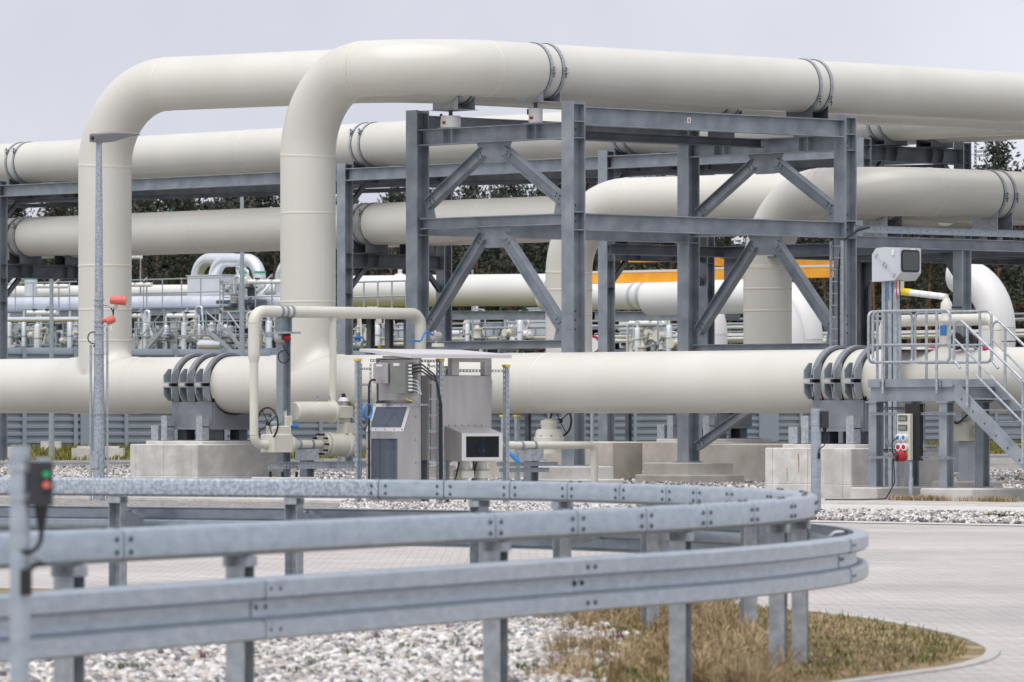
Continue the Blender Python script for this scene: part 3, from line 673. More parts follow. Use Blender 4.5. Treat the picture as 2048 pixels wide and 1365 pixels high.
# frame continuing to the right behind, carrying the lower bent pipes
YG0, YG1, YG2 = 15.7, 20.6, 27.
f2 = thing('steel_gantry', 'lower grey steel frame behind the ladder column, carrying the two lower bent pipes', 'gantry', (FX1, YG1, .4))
beam_y(FX1, FY1+.22, YG2, 5.72, .26, .26, f2); beam_y(-9.6, FY1+.22, YG2, 5.72, .26, .26, f2, m='frame_dark')
for cy in (YG0, YG1, YG2):
    for cx in (FX1, -9.6):
        if cx < -9 and cy < 16: continue
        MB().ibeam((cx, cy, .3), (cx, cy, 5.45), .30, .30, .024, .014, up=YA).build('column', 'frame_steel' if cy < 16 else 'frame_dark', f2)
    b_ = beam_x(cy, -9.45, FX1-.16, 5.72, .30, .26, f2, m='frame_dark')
    for sg, cx in ((1, -9.6), (-1, FX1)): MB().poly([(cx+sg*.15, cy, 5.42), (cx+sg*.75, cy, 5.42), (cx+sg*.15, cy, 4.75)], YA, .02).build('knee_plate', 'frame_dark', b_)

# ---------------------------------------------------------------- rear rack: bents across, long beams between
rk = thing('pipe_rack', 'long dark grey steel rack behind the front pipes, holding two tiers of pipes', 'rack', (-30.8, YR, .4))
BX = (-62., -46.5, -30.84, -20.31, -10.96)
for bx in BX:
    for cy in (YR, YB2):
        c = MB().ibeam((bx, cy, .3), (bx, cy, 8.62), .30, .34, .026, .016, up=YA).build('column', 'frame_steel', rk)
        for z in (8.58, 8.42, 8.08, 6.12, 5.70, 5.0): MB().box(bx-.165, bx+.165, cy-.124, cy+.124, z-.008, z+.008).build('stiffener', 'frame_dark', c)
    for zt_ in (8.44, 6.12):
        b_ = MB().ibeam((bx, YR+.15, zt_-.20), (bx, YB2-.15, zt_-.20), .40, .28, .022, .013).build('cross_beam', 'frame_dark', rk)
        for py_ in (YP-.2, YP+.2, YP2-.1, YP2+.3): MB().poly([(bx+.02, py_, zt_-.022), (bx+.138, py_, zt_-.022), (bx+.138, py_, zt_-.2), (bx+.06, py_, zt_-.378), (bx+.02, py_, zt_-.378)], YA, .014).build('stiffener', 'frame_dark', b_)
        for sg, cy in ((1, YR), (-1, YB2)):
            MB().ibeam((bx, cy+sg*.15, zt_-1.0), (bx, cy+sg*.72, zt_-.40), .12, .12, .01, .008, up=XA).build('knee_brace', 'frame_dark', rk)
for a, b_ in zip(BX[:-1], BX[1:]):
    for cy in (YR, YB2):
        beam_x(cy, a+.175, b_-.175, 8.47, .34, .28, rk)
    MB().ibeam((a+.2, YR+.4, 8.0), (b_-.2, YB2-.4, 8.0), .12, .12, .01, .008).build('wind_brace', 'frame_dark', rk)

# ================================================================ CLAMPS AND SADDLES
def clamp(label, c, ax, r, zseat, lug_side, lug_z=.0, spring=False, m='galv', saddle_m='frame_dark', group='double band clamps on the raised pipes', gap=.36):
    """two bands round a pipe on a hollow saddle; ax is X or Y"""
    c = Vector(c); ax = Vector(ax); sd_ = Vector(lug_side)
    t = thing('pipe_clamp', label, 'pipe clamp', (c.x, c.y, zseat), group)
    aL = math.asin(max(-1, min(1, lug_z/(r+.01))))
    for sg in (-1, 1):
        cc = c+ax*(sg*gap/2); bn = MB().ring(cc, ax, r-.004, r+.022, .085, 56).build('band', m, t)
        MB().ring(cc, ax, r-.006, r+.010, .105, 56).build('liner', 'rubber', bn)
        lp = cc+sd_*((r+.06)*math.cos(aL))+Z*((r+.06)*math.sin(aL))
        for dz in (.03, -.03): MB().obox(lp+Z*dz, sd_, Z, .13, .085, .018).build('lug', m, bn)
        b2 = MB(); b2.cyl(lp+sd_*.01-Z*.15, lp+sd_*.01+Z*.09, .014, 8); b2.cyl(lp+sd_*.01+Z*.04, lp+sd_*.01+Z*.068, .030, 6); b2.cyl(lp+sd_*.01-Z*.068, lp+sd_*.01-Z*.04, .030, 6); b2.build('bolt', 'frame_dark', bn)
    # saddle: hollow box section crossing under the pipe with cheek plates cut to the pipe
    side = ax.cross(Z); L = .52; W = .82; zb = zseat; zt_ = c.z-r*.90
    for sg in (-1, 1):
        base = c+ax*(sg*L/2); top = []
        for k in range(9):
            u = -W/2+W*k/8; zz = c.z-math.sqrt(max(r*r-u*u, .01)) if abs(u) < r else c.z; top.append((base+side*u, min(zz+.0, c.z-r*.62)))
        pts = [Vector((p.x, p.y, zz)) for p, zz in top]+[Vector(((base+side*(W/2)).x, (base+side*(W/2)).y, zb+.012)), Vector(((base-side*(W/2)).x, (base-side*(W/2)).y, zb+.012))]
        MB().poly(pts, ax, .016).build('saddle_cheek', m if spring else saddle_m, t)
    s2 = MB(); s2.obox(Vector((c.x, c.y, zb+.006)), ax, Z, L+.1, W+.08, .012)
    s2.obox(Vector((c.x, c.y, (zb+c.z-r)/2)), ax, Z, L-.04, .02, max(.04, c.z-r-zb)); s2.build('saddle_base', saddle_m, t)
    return t
def springcan(label, x, y, z0, z1, r=.19):
    t = thing('spring_support', label, 'spring support', (x, y, z0), 'spring supports under the highest pipes')
    MB().lathe((x, y, z0+.016), Z, [(0, r), (.02, r+.006), (z1-z0-.16, r+.006), (z1-z0-.14, r)], 28).build('can', 'label_white', t)
    MB().box(x-.25, x+.25, y-.15, y+.15, z0, z0+.016).build('base_plate', 'galv', t)
    MB().cyl((x, y, z1-.16), (x, y, z1), .045, 12).build('rod', 'frame_dark', t)
    MB().box(x-.02, x+.07, y-r-.012, y-r+.01, z0+.09, z0+.15).build('name_plate', 'red', t)
    MB().box(x-.14, x-.09, y-r+.02, y-r+.06, z0+.2, z0+.32).build('slot', 'black', t)
zs = 8.02
springcan('round white spring support on the frame beam under the front pipe', -2.82, FY0, zs, zs+.46, .15)
springcan('wider white spring support on the frame beam under the rear pipe', -5.60, FY0, zs, zs+.40, .22)
clamp('double band clamp with bolts on the highest pipe just right of its bend', (-2.82, FY0+.1, ZT), YA, RP, zs+.46, XA, -.02, True, saddle_m='galv')
clamp('double band clamp under the rear pipe where it appears below the front pipe', (-5.60, FY0+.1, ZT), YA, RP, zs+.40, XA, -.1, True, saddle_m='galv')
clamp('double band clamp on the highest pipe above the ladder column', (-2.82, FY1, ZT), YA, RP, zs+.33, XA, -.30)
clamp('double band clamp seen under the highest pipe along the frame beam', (-5.62, FY1, ZT), YA, RP, zs+.33, XA, -.2)
for px_ in (-2.82, -5.62): MB().box(px_-.3, px_+.3, FY1-.14, FY1+.14, 8.022, 8.345).build('beam_packer', 'frame_dark', fr)
names = {-46.5: 'at the left edge of the photo', -30.84: 'left of the tall steel frame', -20.31: 'seen through the tall steel frame', -10.96: 'right of the ladder column', -62.: 'beyond the left edge'}
for bx in BX[1:]:
    clamp('band clamp of the upper front rack pipe %s' % names[bx], (bx, YP, ZT), XA, RP, 8.452, -YA, .32)
    clamp('band clamp of the upper far rack pipe %s' % names[bx], (bx, YP2+.1, ZT), XA, RP, 8.452, -YA, .32)
    if bx < -15:
        clamp('band clamp of the lower front rack pipe %s' % names[bx], (bx, YP, ZM), XA, RM, 6.132, -YA, .30)
        clamp('band clamp of the lower far rack pipe %s' % names[bx], (bx, YP2+.1, ZM), XA, RM, 6.132, -YA, .30)
yc5 = yon(1985, -4.6)
clamp('bolted double band clamp on the lower bent pipe at the right edge', (-4.6, yc5, ZM), YA, RM, 5.95, XA, -.05, True)
clamp('band clamp under the lower bent pipe above the grey equipment box', (-7.3, yc5-1.0, ZM), YA, RM, 5.95, XA, -.2, True)
for xx, yy in ((-4.6, yc5), (-7.3, yc5-1.0)):
    for sg in (-1, 1): MB().box(xx+sg*.25-.04, xx+sg*.25+.04, yy-.05, yy+.05, 5.722, 5.95).build('support_stub', 'galv', f2)
beam_x(yc5, -9.45, FX1-.16, 5.715, .28, .24, f2, m='frame_dark')

# ring clamp anchor of the header: three heavy split rings on a welded seat
def anchor(label, xc, y=0.):
    t = thing('header_anchor', label, 'pipe support', (xc, y, 1.0), 'ring clamp supports of the header pipes')
    for k in (-1, 0, 1):
        cx = xc+k*.56; c = (cx, y, ZH)
        ref = -YA
        ro = MB().arcband(c, XA, ref, .06, math.pi-.06, RH+.012, RH+.078, .14, 26).build('ring_half', 'ring_steel' if 'ring_steel' in M else mat('ring_steel', (.19, .205, .23), (.26, .28, .31), 2., .5, metal=.3), t); MB().arcband(c, XA, ref, math.pi+.06, 2*math.pi-.06, RH+.012, RH+.078, .14, 26).build('ring_half', 'ring_steel', t)
        MB().ring(c, XA, RH-.003, RH+.016, .22, 64).build('liner', 'rubber', ro)
        for sy in (-1, 1):
            for sz in (-1, 1):
                lg = MB(); yo = y+sy*(RH+.045)
                lg.box(cx-.15, cx+.15, yo, yo+sy*.17, ZH+sz*.035, ZH+sz*.06)
                for sx in (-.135, .135):
                    lg.poly([(cx+sx, yo-sy*.01, ZH+sz*.06), (cx+sx, yo+sy*.165, ZH+sz*.06), (cx+sx, yo+sy*.165, ZH+sz*.22), (cx+sx, yo+sy*.03, ZH+sz*.36), (cx+sx, yo-sy*.06, ZH+sz*.36)], XA, .026)
                lg.build('clamp_lug', 'frame_steel', ro)
            MB().cyl((cx, yo+sy*.09, ZH-.12), (cx, yo+sy*.09, ZH+.12), .03, 8).build('bolt', 'frame_dark', ro)
    # seat
    se = MB(); zt_ = ZH-.30; zb = 1.36
    for xs in (xc-.72, xc, xc+.72):
        pts = [(xs, y-.56, zb), (xs, y+.56, zb), (xs, y+.56, zt_)]
        for k in range(11):
            u = .56-1.12*k/10; pts.append((xs, y+u, ZH-math.sqrt((RH+.05)**2-u*u)))
        pts.append((xs, y-.56, zt_)); se.poly(pts, XA, .04)
    se.box(xc-.70, xc+.70, y-.60, y-.56, zb, ZH-.38); se.box(xc-.70, xc+.70, y+.56, y+.60, zb, ZH-.38)
    se.box(xc-.78, xc+.78, y-.66, y+.66, zb-.05, zb); se.build('seat', 'ring_steel', t)
    for sx in (-.5, .5):
        for sy in (-.35, .35): MB().box(xc+sx-.16, xc+sx+.16, y+sy-.12, y+sy+.12, 1.075, zb-.05).build('slide_foot', 'frame_dark', t)
    MB().box(xc-.3, xc+.3, y-.1, y+.1, 1.075, zb-.05).build('slide_foot', 'frame_dark', t)
    for sx in (-1, 1):
        st_ = MB(); x0 = xc+sx*.62
        st_.box(x0-.10, x0+.10, y-.90, y-.88, 1.07, 1.62); st_.box(x0-.10, x0-.085, y-.88, y-.70, 1.07, 1.62); st_.box(x0+.085, x0+.10, y-.88, y-.70, 1.07, 1.62); st_.box(x0-.10, x0+.10, y-.88, y-.70, 1.36, 1.38); st_.build('guide_stop', 'galv', t)
    s3 = MB(); s3.box(xc-1.05, xc-.80, y-.92, y-.72, 1.07, 1.40); s3.build('guide_block', 'galv', t)
    return t
XC1, XC2 = -9.92, 10.16
anchor('three heavy ring clamps holding the header left of the small valve pipe', XC1)
anchor('three heavy ring clamps holding the header left of the stair platform', XC2)
anchor('dark ring clamp seat under the rear header between the frame columns', -10.1, Y2)
def anchor_block(label, x, y, m):
    t = thing('concrete_foundation', label, 'concrete block', (x, y, 0), 'concrete blocks under the header pipes')
    MB().cbox(x-1.19, x+1.19, y-1.3, y+1.3, .28, .985, .018).build('block_body', m, t)
    MB().cbox(x-1.202, x+1.202, y-1.312, y+1.312, -.05, .277, .02).build('block_base', m, t)
    MB().cbox(x-1.0, x+1.0, y-1.0, y+1.0, .985, 1.058, .015).build('grout_bed', 'concrete_pale', t)
    MB().box(x-.92, x+.92, y-.72, y+.72, 1.058, 1.07).build('bearing_plate', 'frame_dark', t); return t
anchor_block('broad weathered concrete block under the left ring clamps', XC1-.15, 0, 'cast_concrete')
bR = anchor_block('pale concrete block with two rust streaks under the right ring clamps', XC2-.15, 0, 'cast_concrete')
for px_, z0, z1, w_ in ((1596, .50, .86, .028), (1573, .32, .58, .02)):
    xx = xon(px_, -1.31); mb = MB(); mb.add([(xx-w_*.5, -1.3025, z1), (xx+w_*.4, -1.3025, z1+.01), (xx+w_*.9, -1.3025, z1-.1), (xx+w_*.6, -1.3025, z0), (xx+w_*.2, -1.3025, z0), (xx, -1.3025, z1-.1)], [(0, 1, 2, 3, 4, 5)]); mb.build('rust_streak', 'rust', bR)
t = anchor_block('stained concrete block behind the header, between the frame columns', -10.1, Y2, 'concrete_warm')
fb = block('concrete_block', 'long low concrete plinth behind the header under the rear column', -16.2, -11.7, Y2-1.9, Y2+.4, .98, 'concrete_warm')
fb2 = block('concrete_block', 'rough concrete block standing behind the lower frame brace', -8.6, -6.2, Y2-1.7, Y2+.6, .95, 'concrete_warm')
# ================================================================ LAMP POST WITH ALARMS
lp = gnd(198, 1002); LZ = 6.86
la = thing('lamp_post', 'tall galvanised lamp post with a flat grey lamp head, in front of the left riser', 'lamp post', lp)
MB().tube([(lp.x, lp.y, 0), (lp.x, lp.y, 2.2), (lp.x, lp.y, LZ)], [.112, .098, .058], 24).build('pole', 'spangle', la)
MB().box(lp.x-.10, lp.x+.10, lp.y-.118, lp.y-.100, .62, .95).build('service_door', 'galv', la)
yA = YA
def lampsec(yo, hw, z0, z1): return [(lp.x-hw, lp.y+yo, z0), (lp.x+hw, lp.y+yo, z0), (lp.x+hw, lp.y+yo, z1), (lp.x+hw*.5, lp.y+yo, z1+.025), (lp.x-hw*.5, lp.y+yo, z1+.025), (lp.x-hw, lp.y+yo, z1)]
secs = [lampsec(-.16, .09, LZ-.02, LZ+.11), lampsec(.10, .11, LZ-.03, LZ+.14), lampsec(.30, .13, LZ+.0, LZ+.155), lampsec(.65, .13, LZ+.10, LZ+.165), lampsec(.92, .10, LZ+.138, LZ+.158)]
vs_ = sum(secs, []); fs_ = [tuple(range(5, -1, -1)), tuple(range(24, 30))]
for i in range(4):
    for k in range(6): j = (k+1) % 6; fs_.append((i*6+k, i*6+j, i*6+6+j, i*6+6+k))
lh = MB().add(vs_, fs_).build('lamp_head', 'olive_lamp' if 'olive_lamp' in M else mat('olive_lamp', (.17, .17, .185), rough=.5), la)
MB().cyl((lp.x+.02, lp.y-.19, LZ+.05), (lp.x+.02, lp.y-.15, LZ+.05), .035, 12).build('photo_cell', 'black', lh)
for dx in (-.075, .075):
    z1 = zon(690 if dx < 0 else 655, lp.x, lp.y)
    MB().tube([(lp.x+dx*1.5, lp.y+dx*1.5, .0), (lp.x+dx*1.5, lp.y+dx*1.5, z1)], .022, 8).build('conduit', 'galv', la)
for q in (600, 611, 643, 653, 668, 708, 828):
    z = zon(q, lp.x, lp.y); MB().ring((lp.x, lp.y, z), Z, .06+.0075*(LZ-z), .085+.0075*(LZ-z), .018, 24).build('pole_strap', 'galv', la)
ly = lp.y+.0
def on_lamp(px, py): return at(px, py, depth(lp.x, lp.y)-.05)
a = on_lamp(220, 601); b_ = on_lamp(252, 602)
sn = thing('alarm_horn', 'faded red alarm horn on the lamp post, upper of the two', 'alarm', a)
d = (b_-a).normalized()
MB().lathe(a, d, [(0, .05), (.02, .072), (.12, .078), ((b_-a).length, .092), ((b_-a).length-.01, .075), ((b_-a).length-.12, .03)], 24).build('horn_shell', 'siren_red', sn)
MB().cyl(a+d*.12-Z*.05, a+d*.12-Z*.17, .022, 10).build('swivel', 'galv', sn); MB().tube([a+d*.12-Z*.14, a-d*.22-Z*.12], .014, 8).build('bracket', 'galv', sn)
a = on_lamp(220, 646)
s2 = thing('alarm_beacon', 'faded red domed alarm beacon on the lamp post, below the horn', 'alarm', a)
MB().lathe(a-d*.08+Z*.02, d+Z*.35, [(0, .03), (.02, .062), (.10, .078), (.16, .070), (.19, .04)], 20).build('dome', 'siren_red', s2)
MB().cyl(a-d*.09+Z*.03, a-d*.17+Z*.06, .04, 12).build('rear_cap', 'siren_red', s2); MB().cyl(a-Z*.03, a+d*.03-Z*.13, .02, 8).build('swivel', 'label_white', s2); MB().tube([a-Z*.04, a-d*.16-Z*.06], .012, 8).build('bracket', 'galv', s2)
def coil(label, c, r, tail=None):
    nx = Vector((CA, SA, 0)); pts = [Vector(c)+nx*(r*math.cos(k*.35))+Z*(r*1.12*math.sin(k*.35))+Vector((-SA, CA, 0))*(.004*k) for k in range(19)]
    o = MB().tube(pts+([Vector(tail)] if tail is not None else []), .012, 8).obj('cable', 'black'); return tag(o, label, 'cable')
coil('round loop of black cable hanging beside the alarm horn', on_lamp(212, 628), .135, on_lamp(228, 614))
coil('small loop of black cable left of the lamp post', on_lamp(186, 676), .10, on_lamp(187, 694))

# ================================================================ SMALL VALVE PIPEWORK (left, x = XL plane)
XL = -4.75
yl = lambda px: yon(px, XL)
zl = lambda py, px: zon(py, XL, yon(px, XL))
zb = zl(625, 640); zv = zl(889, 620)
vl = thing('valve_loop', 'small cream pipe loop arching left of the cabinets, with a thin drop pipe', 'pipe', (XL, yl(508), zv))
pts = [(XL, yl(508), zl(705, 508)), (XL, yl(508), zb), (XL, yl(841), zb), (XL, yl(841), 2.6)]
for k_, p in fillet(pts, .26, 10): MB().tube(p, .126, 24).build(k_, 'cream_small', vl)
MB().lathe((XL, yl(508), zl(705, 508)), -Z, [(0, .126), (.10, .126), (.22, .094)], 24).build('reducer', 'cream_small', vl)
for k_, p in fillet([(XL, yl(508), zl(705, 508)-.2), (XL, yl(508), zv), (XL, yl(536), zv)], .20, 8): MB().tube(p, .094, 20).build(k_, 'cream_small', vl)
MB().cyl((XL, yl(666), zb), (XL, yl(666), zl(806, 666)), .078, 18).build('drop_pipe', 'cream_small', vl)
MB().lathe((XL, yl(666), zb-.16), Z, [(-.02, .079), (0, .085), (.05, .10)], 18).build('branch_saddle', 'cream_small', vl)
for px_ in (560, 570, 581):
    MB().ring((XL, yl(px_), zb), YA, .124, .142, .06, 28).build('band', 'frame_steel', vl)
cy = yl(567)
sp = thing('pipe_support', 'slim grey steel column carrying the small pipe loop left of the cabinets', 'support', (XL, cy, 0))
MB().ibeam((XL, cy, .3), (XL, cy, zl(668, 567)), .22, .22, .016, .012, up=YA).build('column', 'frame_steel', sp)
MB().box(XL-.3, XL+.3, cy-.24, cy+.24, zl(668, 567), zl(664, 567)).build('head_plate', 'galv', sp)
MB().ibeam((XL, cy, zl(664, 567)), (XL, cy, zb-.13), .30, .22, .016, .012, up=YA).build('head_stub', 'frame_steel', sp)
MB().cbox(XL-.5, XL+.5, cy-.5, cy+.5, -.05, .3, .02).build('plinth', 'concrete_pale', sp)
for dx, dy in ((-.2, -.2), (.2, -.2), (.2, .2)): MB().cyl((XL+dx, cy+dy, .3), (XL+dx, cy+dy, .42), .03, 8).build('anchor_bolt', 'black', sp)
dp = Vector((XL+.02, cy-.14, zl(676, 566)))
dt = thing('gas_detector', 'round grey gas detector with a red cap on the slim support column', 'detector', dp)
MB().lathe(dp-XA*.05, XA, [(0, .06), (.02, .13), (.12, .13), (.15, .07)], 20).build('housing', 'stainless', dt); MB().cyl(dp+V(.10, .05, 0), dp+V(.20, .16, .01), .07, 16).build('sensor_cap', 'red', dt)
coil('coiled grey cable hanging on the slim support column', Vector((XL+.15, cy-.12, zl(714, 569))), .12, Vector((XL+.14, cy-.14, zl(690, 566))))
def handwheel(parent, c, ax, r, spokes=4, rot=.5):
    rim = MB(); c = Vector(c); d_, s_, u_ = basis(ax); pts = [c+(s_*math.cos(2*math.pi*k/40)+u_*math.sin(2*math.pi*k/40))*r for k in range(41)]
    w_ = rim.tube(pts, .021, 8, cap=False).build('handwheel', 'black', parent)
    for k in range(spokes):
        a = rot+2*math.pi*k/spokes; MB().tube([c+d_*.03, c+(s_*math.cos(a)+u_*math.sin(a))*r], .011, 6).build('spoke', 'black', w_)
    MB().cyl(c-d_*.02, c+d_*.07, .045, 12).build('hub', 'black', w_)
gv = thing('gate_valve', 'cream valve with a black handwheel at the foot of the small pipe loop', 'valve', (XL, yl(555), zv))
y0, y1 = yl(533), yl(574)
MB().cbox(XL-.22, XL+.22, y0, y1, zl(905, 555), zl(868, 555), .03).build('valve_body', 'cream_small', gv)
MB().cbox(XL-.18, XL+.18, y0+.12, y1-.02, zl(868, 555), zl(852, 555), .02).build('bonnet', 'cream_small', gv)
MB().cbox(XL-.12, XL+.16, yl(562), yl(576), zl(852, 565), zl(832, 565), .015).build('gearbox', 'cream_small', gv)
MB().lathe((XL, y1-.02, zv), YA, [(0, .20), (.06, .22), (.14, .19), (.24, .13), (.30, .098)], 24).build('flange', 'cream_small', gv)
MB().cyl((XL, yl(538), zl(848, 540)), (XL, yl(570), zl(846, 565)), .05, 12).build('stem', 'galv', gv)
MB().cyl((XL, yl(567), zl(832, 566)), (XL, yl(567), zl(822, 566)), .08, 14).build('indicator_base', 'cream_small', gv); MB().cyl((XL, yl(566), zl(822, 566)), (XL, yl(566), zl(817, 566)), .05, 12).build('indicator', 'green', gv)
MB().cyl((XL+.1, yl(576), zl(853, 580)), (XL+.1, yl(588), zl(853, 580)), .05, 10).build('plug', 'blue', gv)
for q in (857, 872): MB().cyl((XL+.15, yl(544), zl(q, 545)), (XL+.15, yl(536), zl(q, 545)), .025, 8).build('grease_nipple', 'label_white', gv)
handwheel(gv, (XL, yl(535), zl(848, 534)), YA, .345, 4, .55)
# run from valve to ball valve
rn = thing('valve_pipe', 'short cream pipe run between the handwheel valve and the ball valve', 'pipe', (XL, yl(610), zv))
MB().cyl((XL, y1+.24, zv), (XL, yl(642), zv), .096, 20).build('pipe_section', 'cream_small', rn); MB().cyl((XL, yl(705), zv), (XL, yl(790), zv), .096, 20).build('pipe_section', 'cream_small', rn)
for px_ in (597, 622): MB().ring((XL, yl(px_), zv), YA, .094, .116, .05, 24).build('band', 'frame_steel', rn)
ps = thing('pipe_support', 'short grey post with a saddle under the valve pipe run', 'support', (XL, yl(614), 0))
yy = yl(614); MB().box(XL-.2, XL+.2, yy-.16, yy+.16, zl(918, 614), zv-.10).build('saddle', 'galv', ps); MB().box(XL-.28, XL+.28, yy-.24, yy+.24, zl(921, 614), zl(918, 614)).build('head_plate', 'galv', ps)
MB().ibeam((XL, yy, .2), (XL, yy, zl(921, 614)), .22, .22, .016, .012, up=YA).build('column', 'frame_steel', ps); MB().cbox(XL-.4, XL+.4, yy-.4, yy+.4, -.05, .2, .02).build('plinth', 'concrete_pale', ps)
tb = thing('support_rail', 'galvanised perforated rail running low behind the valve supports', 'rail', (XL+.3, yl(515), .6))
MB().chan((XL+.32, yl(518), zl(931, 560)), (XL+.32, yl(760), zl(931, 560)), .15, .05, .006).build('channel', 'galv', tb)
for px_ in (552, 559, 566, 573, 640, 648, 690):
    for q in (928, 934): bolt(tb, Vector((XL+.35, yl(px_), zl(q, px_))), XA, .018, .01)
bv = thing('ball_valve', 'cream flanged ball valve with a horizontal actuator drum left of the cabinets', 'valve', (XL, yl(678), zv))
MB().lathe((XL, yl(644), zv), YA, [(0, .15), (.0, .25), (.07, .25), (.075, .20), (.11, .20), (.115, .27), (.19, .27), (.20, .25), (.62, .25), (.63, .29), (.71, .29), (.715, .21), (.75, .21), (.755, .25), (.82, .25), (.82, .12)], 32).build('valve_body', 'cream_small', bv)
for k in range(10):
    a = 2*math.pi*k/10; p = V(XL+.22*math.cos(a), yl(644), zv+.22*math.sin(a)); MB().cyl(p-YA*.10, p+YA*.02, .026, 6).build('stud', 'black', bv)
MB().cbox(XL-.16, XL+.16, yl(682), yl(704), zl(868, 694), zl(846, 694), .02).build('neck', 'cream_small', bv)
MB().cbox(XL-.18, XL+.18, yl(665), yl(697), zl(836, 684), zl(812, 684), .02).build('scotch_yoke', 'cream_small', bv)
MB().cyl((XL, yl(690), zl(846, 690)), (XL, yl(690), zl(836, 690)), .12, 16).build('yoke', 'cream_small', bv)
MB().lathe((XL, yl(587), zl(824, 625)), YA, [(0, .10), (.005, .19), (.03, .215), (.10, .22), (1.05, .22), (1.06, .25), (1.11, .25), (1.115, .12)], 32).build('actuator_drum', 'cream_small', bv)
MB().lathe((XL, yl(696), zl(824, 700)), YA, [(0, .09), (.03, .12), (.06, .12), (.08, .09), (.5, .09), (.5, .05)], 20).build('spring_case', 'cream_small', bv)
for px_ in (634, 657): MB().ring((XL, yl(px_), zl(797, px_)), XA, .025, .05, .02, 16).build('lifting_eye', 'galv', bv)
MB().cyl((XL, yl(688), zl(812, 688)), (XL, yl(688), zl(803, 688)), .11, 16).build('positioner', 'stainless', bv); MB().cyl((XL, yl(688), zl(803, 688)), (XL, yl(688), zl(795, 688)), .14, 16, .09).build('positioner_cap', 'label_white', bv); MB().cyl((XL, yl(688), zl(795, 688)), (XL, yl(688), zl(788, 688)), .055, 12).build('position_knob', 'black', bv)
MB().tube(smooth_path([(XL+.1, yl(690), zl(800, 690)), (XL+.1, yl(712), zl(806, 712)), (XL+.1, yl(745), zl(800, 745)), (XL+.1, yl(745), zl(870, 745))], .1, 4), .016, 6).build('air_hose', 'blue', bv)
MB().cyl((XL, yl(680), zv-.25), (XL, yl(680), zv-.40), .04, 10).build('drain', 'cream_small', bv)

# ================================================================ RIGHT SMALL PIPE WITH HANDWHEEL VALVE
XV = 2.5
yv = lambda px: yon(px, XV)
zq = zon(891, XV, yv(1110))
rp_ = thing('drain_pipe', 'thin cream pipe right of the cabinets that bends down into the ground', 'pipe', (XV, yv(1188), 0))
for k_, p in fillet([(XV, yv(960), zq), (XV, yv(1189), zq), (XV, yv(1189), -.02)], .16, 8): MB().tube(p, .078, 20).build(k_, 'cream_small', rp_)
for px_ in (1042, 1068): MB().ring((XV, yv(px_), zq), YA, .076, .098, .05, 24).build('band', 'frame_steel', rp_)
MB().ring((XV, yv(1189), zq-.2), Z, .07, .084, .012, 20).build('weld_seam', 'seam', rp_)
ps = thing('pipe_support', 'short grey post with a saddle under the thin drain pipe', 'support', (XV, yv(1062), 0)); yy = yv(1062)
MB().box(XV-.2, XV+.2, yy-.17, yy+.17, zon(919, XV, yy), zq-.08).build('saddle', 'galv', ps); MB().box(XV-.26, XV+.26, yy-.22, yy+.22, zon(922, XV, yy), zon(919, XV, yy)).build('head_plate', 'galv', ps)
MB().ibeam((XV, yy, .05), (XV, yy, zon(922, XV, yy)), .22, .22, .016, .012, up=YA).build('column', 'frame_steel', ps)
XW = 1.3; yw = yon(1098, XW); Zq = lambda py: zon(py, XW, yw)
rv = thing('gate_valve', 'cream bonnet valve with a black handwheel right of the cabinets', 'valve', (XW, yw, Zq(904)))
MB().cyl((XW, yw, Zq(908)), (XW, yw, Zq(900)), .26, 28).build('bottom_flange', 'cream_small', rv); MB().cyl((XW, yw, Zq(900)), (XW, yw, Zq(884)), .20, 24).build('valve_body', 'cream_small', rv)
MB().lathe((XW, yw, Zq(884)), Z, [(0, .32), (.09, .32), (.10, .29), (.14, .29), (.24, .27), (.245, .24), (.27, .24)], 30).build('bonnet', 'cream_small', rv)
MB().lathe((XW, yw, Zq(858)), Z, [(0, .16), (.06, .17), (.08, .18), (.17, .18), (.18, .13), (.22, .05)], 24).build('gearbox', 'cream_small', rv)
for k in range(8):
    a = 2*math.pi*k/8+.2; MB().cyl((XW+.28*math.cos(a), yw+.28*math.sin(a), Zq(884)+.10), (XW+.28*math.cos(a), yw+.28*math.sin(a), Zq(884)+.15), .025, 6).build('stud', 'galv', rv)
handwheel(rv, (XW, yw+.34, Zq(842)), -YA, .32, 4, 1.0); MB().cyl((XW, yw+.34, Zq(842)), (XW, yw+.05, Zq(846)), .035, 10).build('stem', 'galv', rv)
for i_, (px_, ph) in enumerate(((1007, 'left'), (1034, 'right'))):
    x_ = XW-.9; y_ = yon(px_, x_); t = thing('strut_post', 'short strut post with yellow cap behind the drain pipe, %s one' % ph, 'post', (x_, y_, 0), 'capped strut posts')
    MB().chan((x_, y_, 0), (x_, y_, zon(834, x_, y_)), .08, .08, .006, up=YA).build('post_body', 'strut_galv', t); MB().box(x_-.06, x_+.06, y_-.06, y_+.06, zon(834, x_, y_), zon(830, x_, y_)).build('end_cap', 'yellow', t)
for i_, (q, a, b_) in enumerate(((929, 995, 1118), (941, 1000, 1100))):
    t = MB().chan((XV+.3, yon(a, XV+.3), zon(q, XV+.3, yon(a, XV+.3))), (XV+.3, yon(b_, XV+.3), zon(q, XV+.3, yon(a, XV+.3))), .09, .06, .006); o = t.obj('support_rail', 'galv'); tag(o, ('upper' if i_ == 0 else 'lower')+' galvanised rail crossing low behind the drain pipe support', 'rail')
block('concrete_block', 'low pale concrete slab at the foot of the thin drain pipe', XV-1.2, XV+.5, yv(1110), yv(1180), .20, 'concrete_pale')

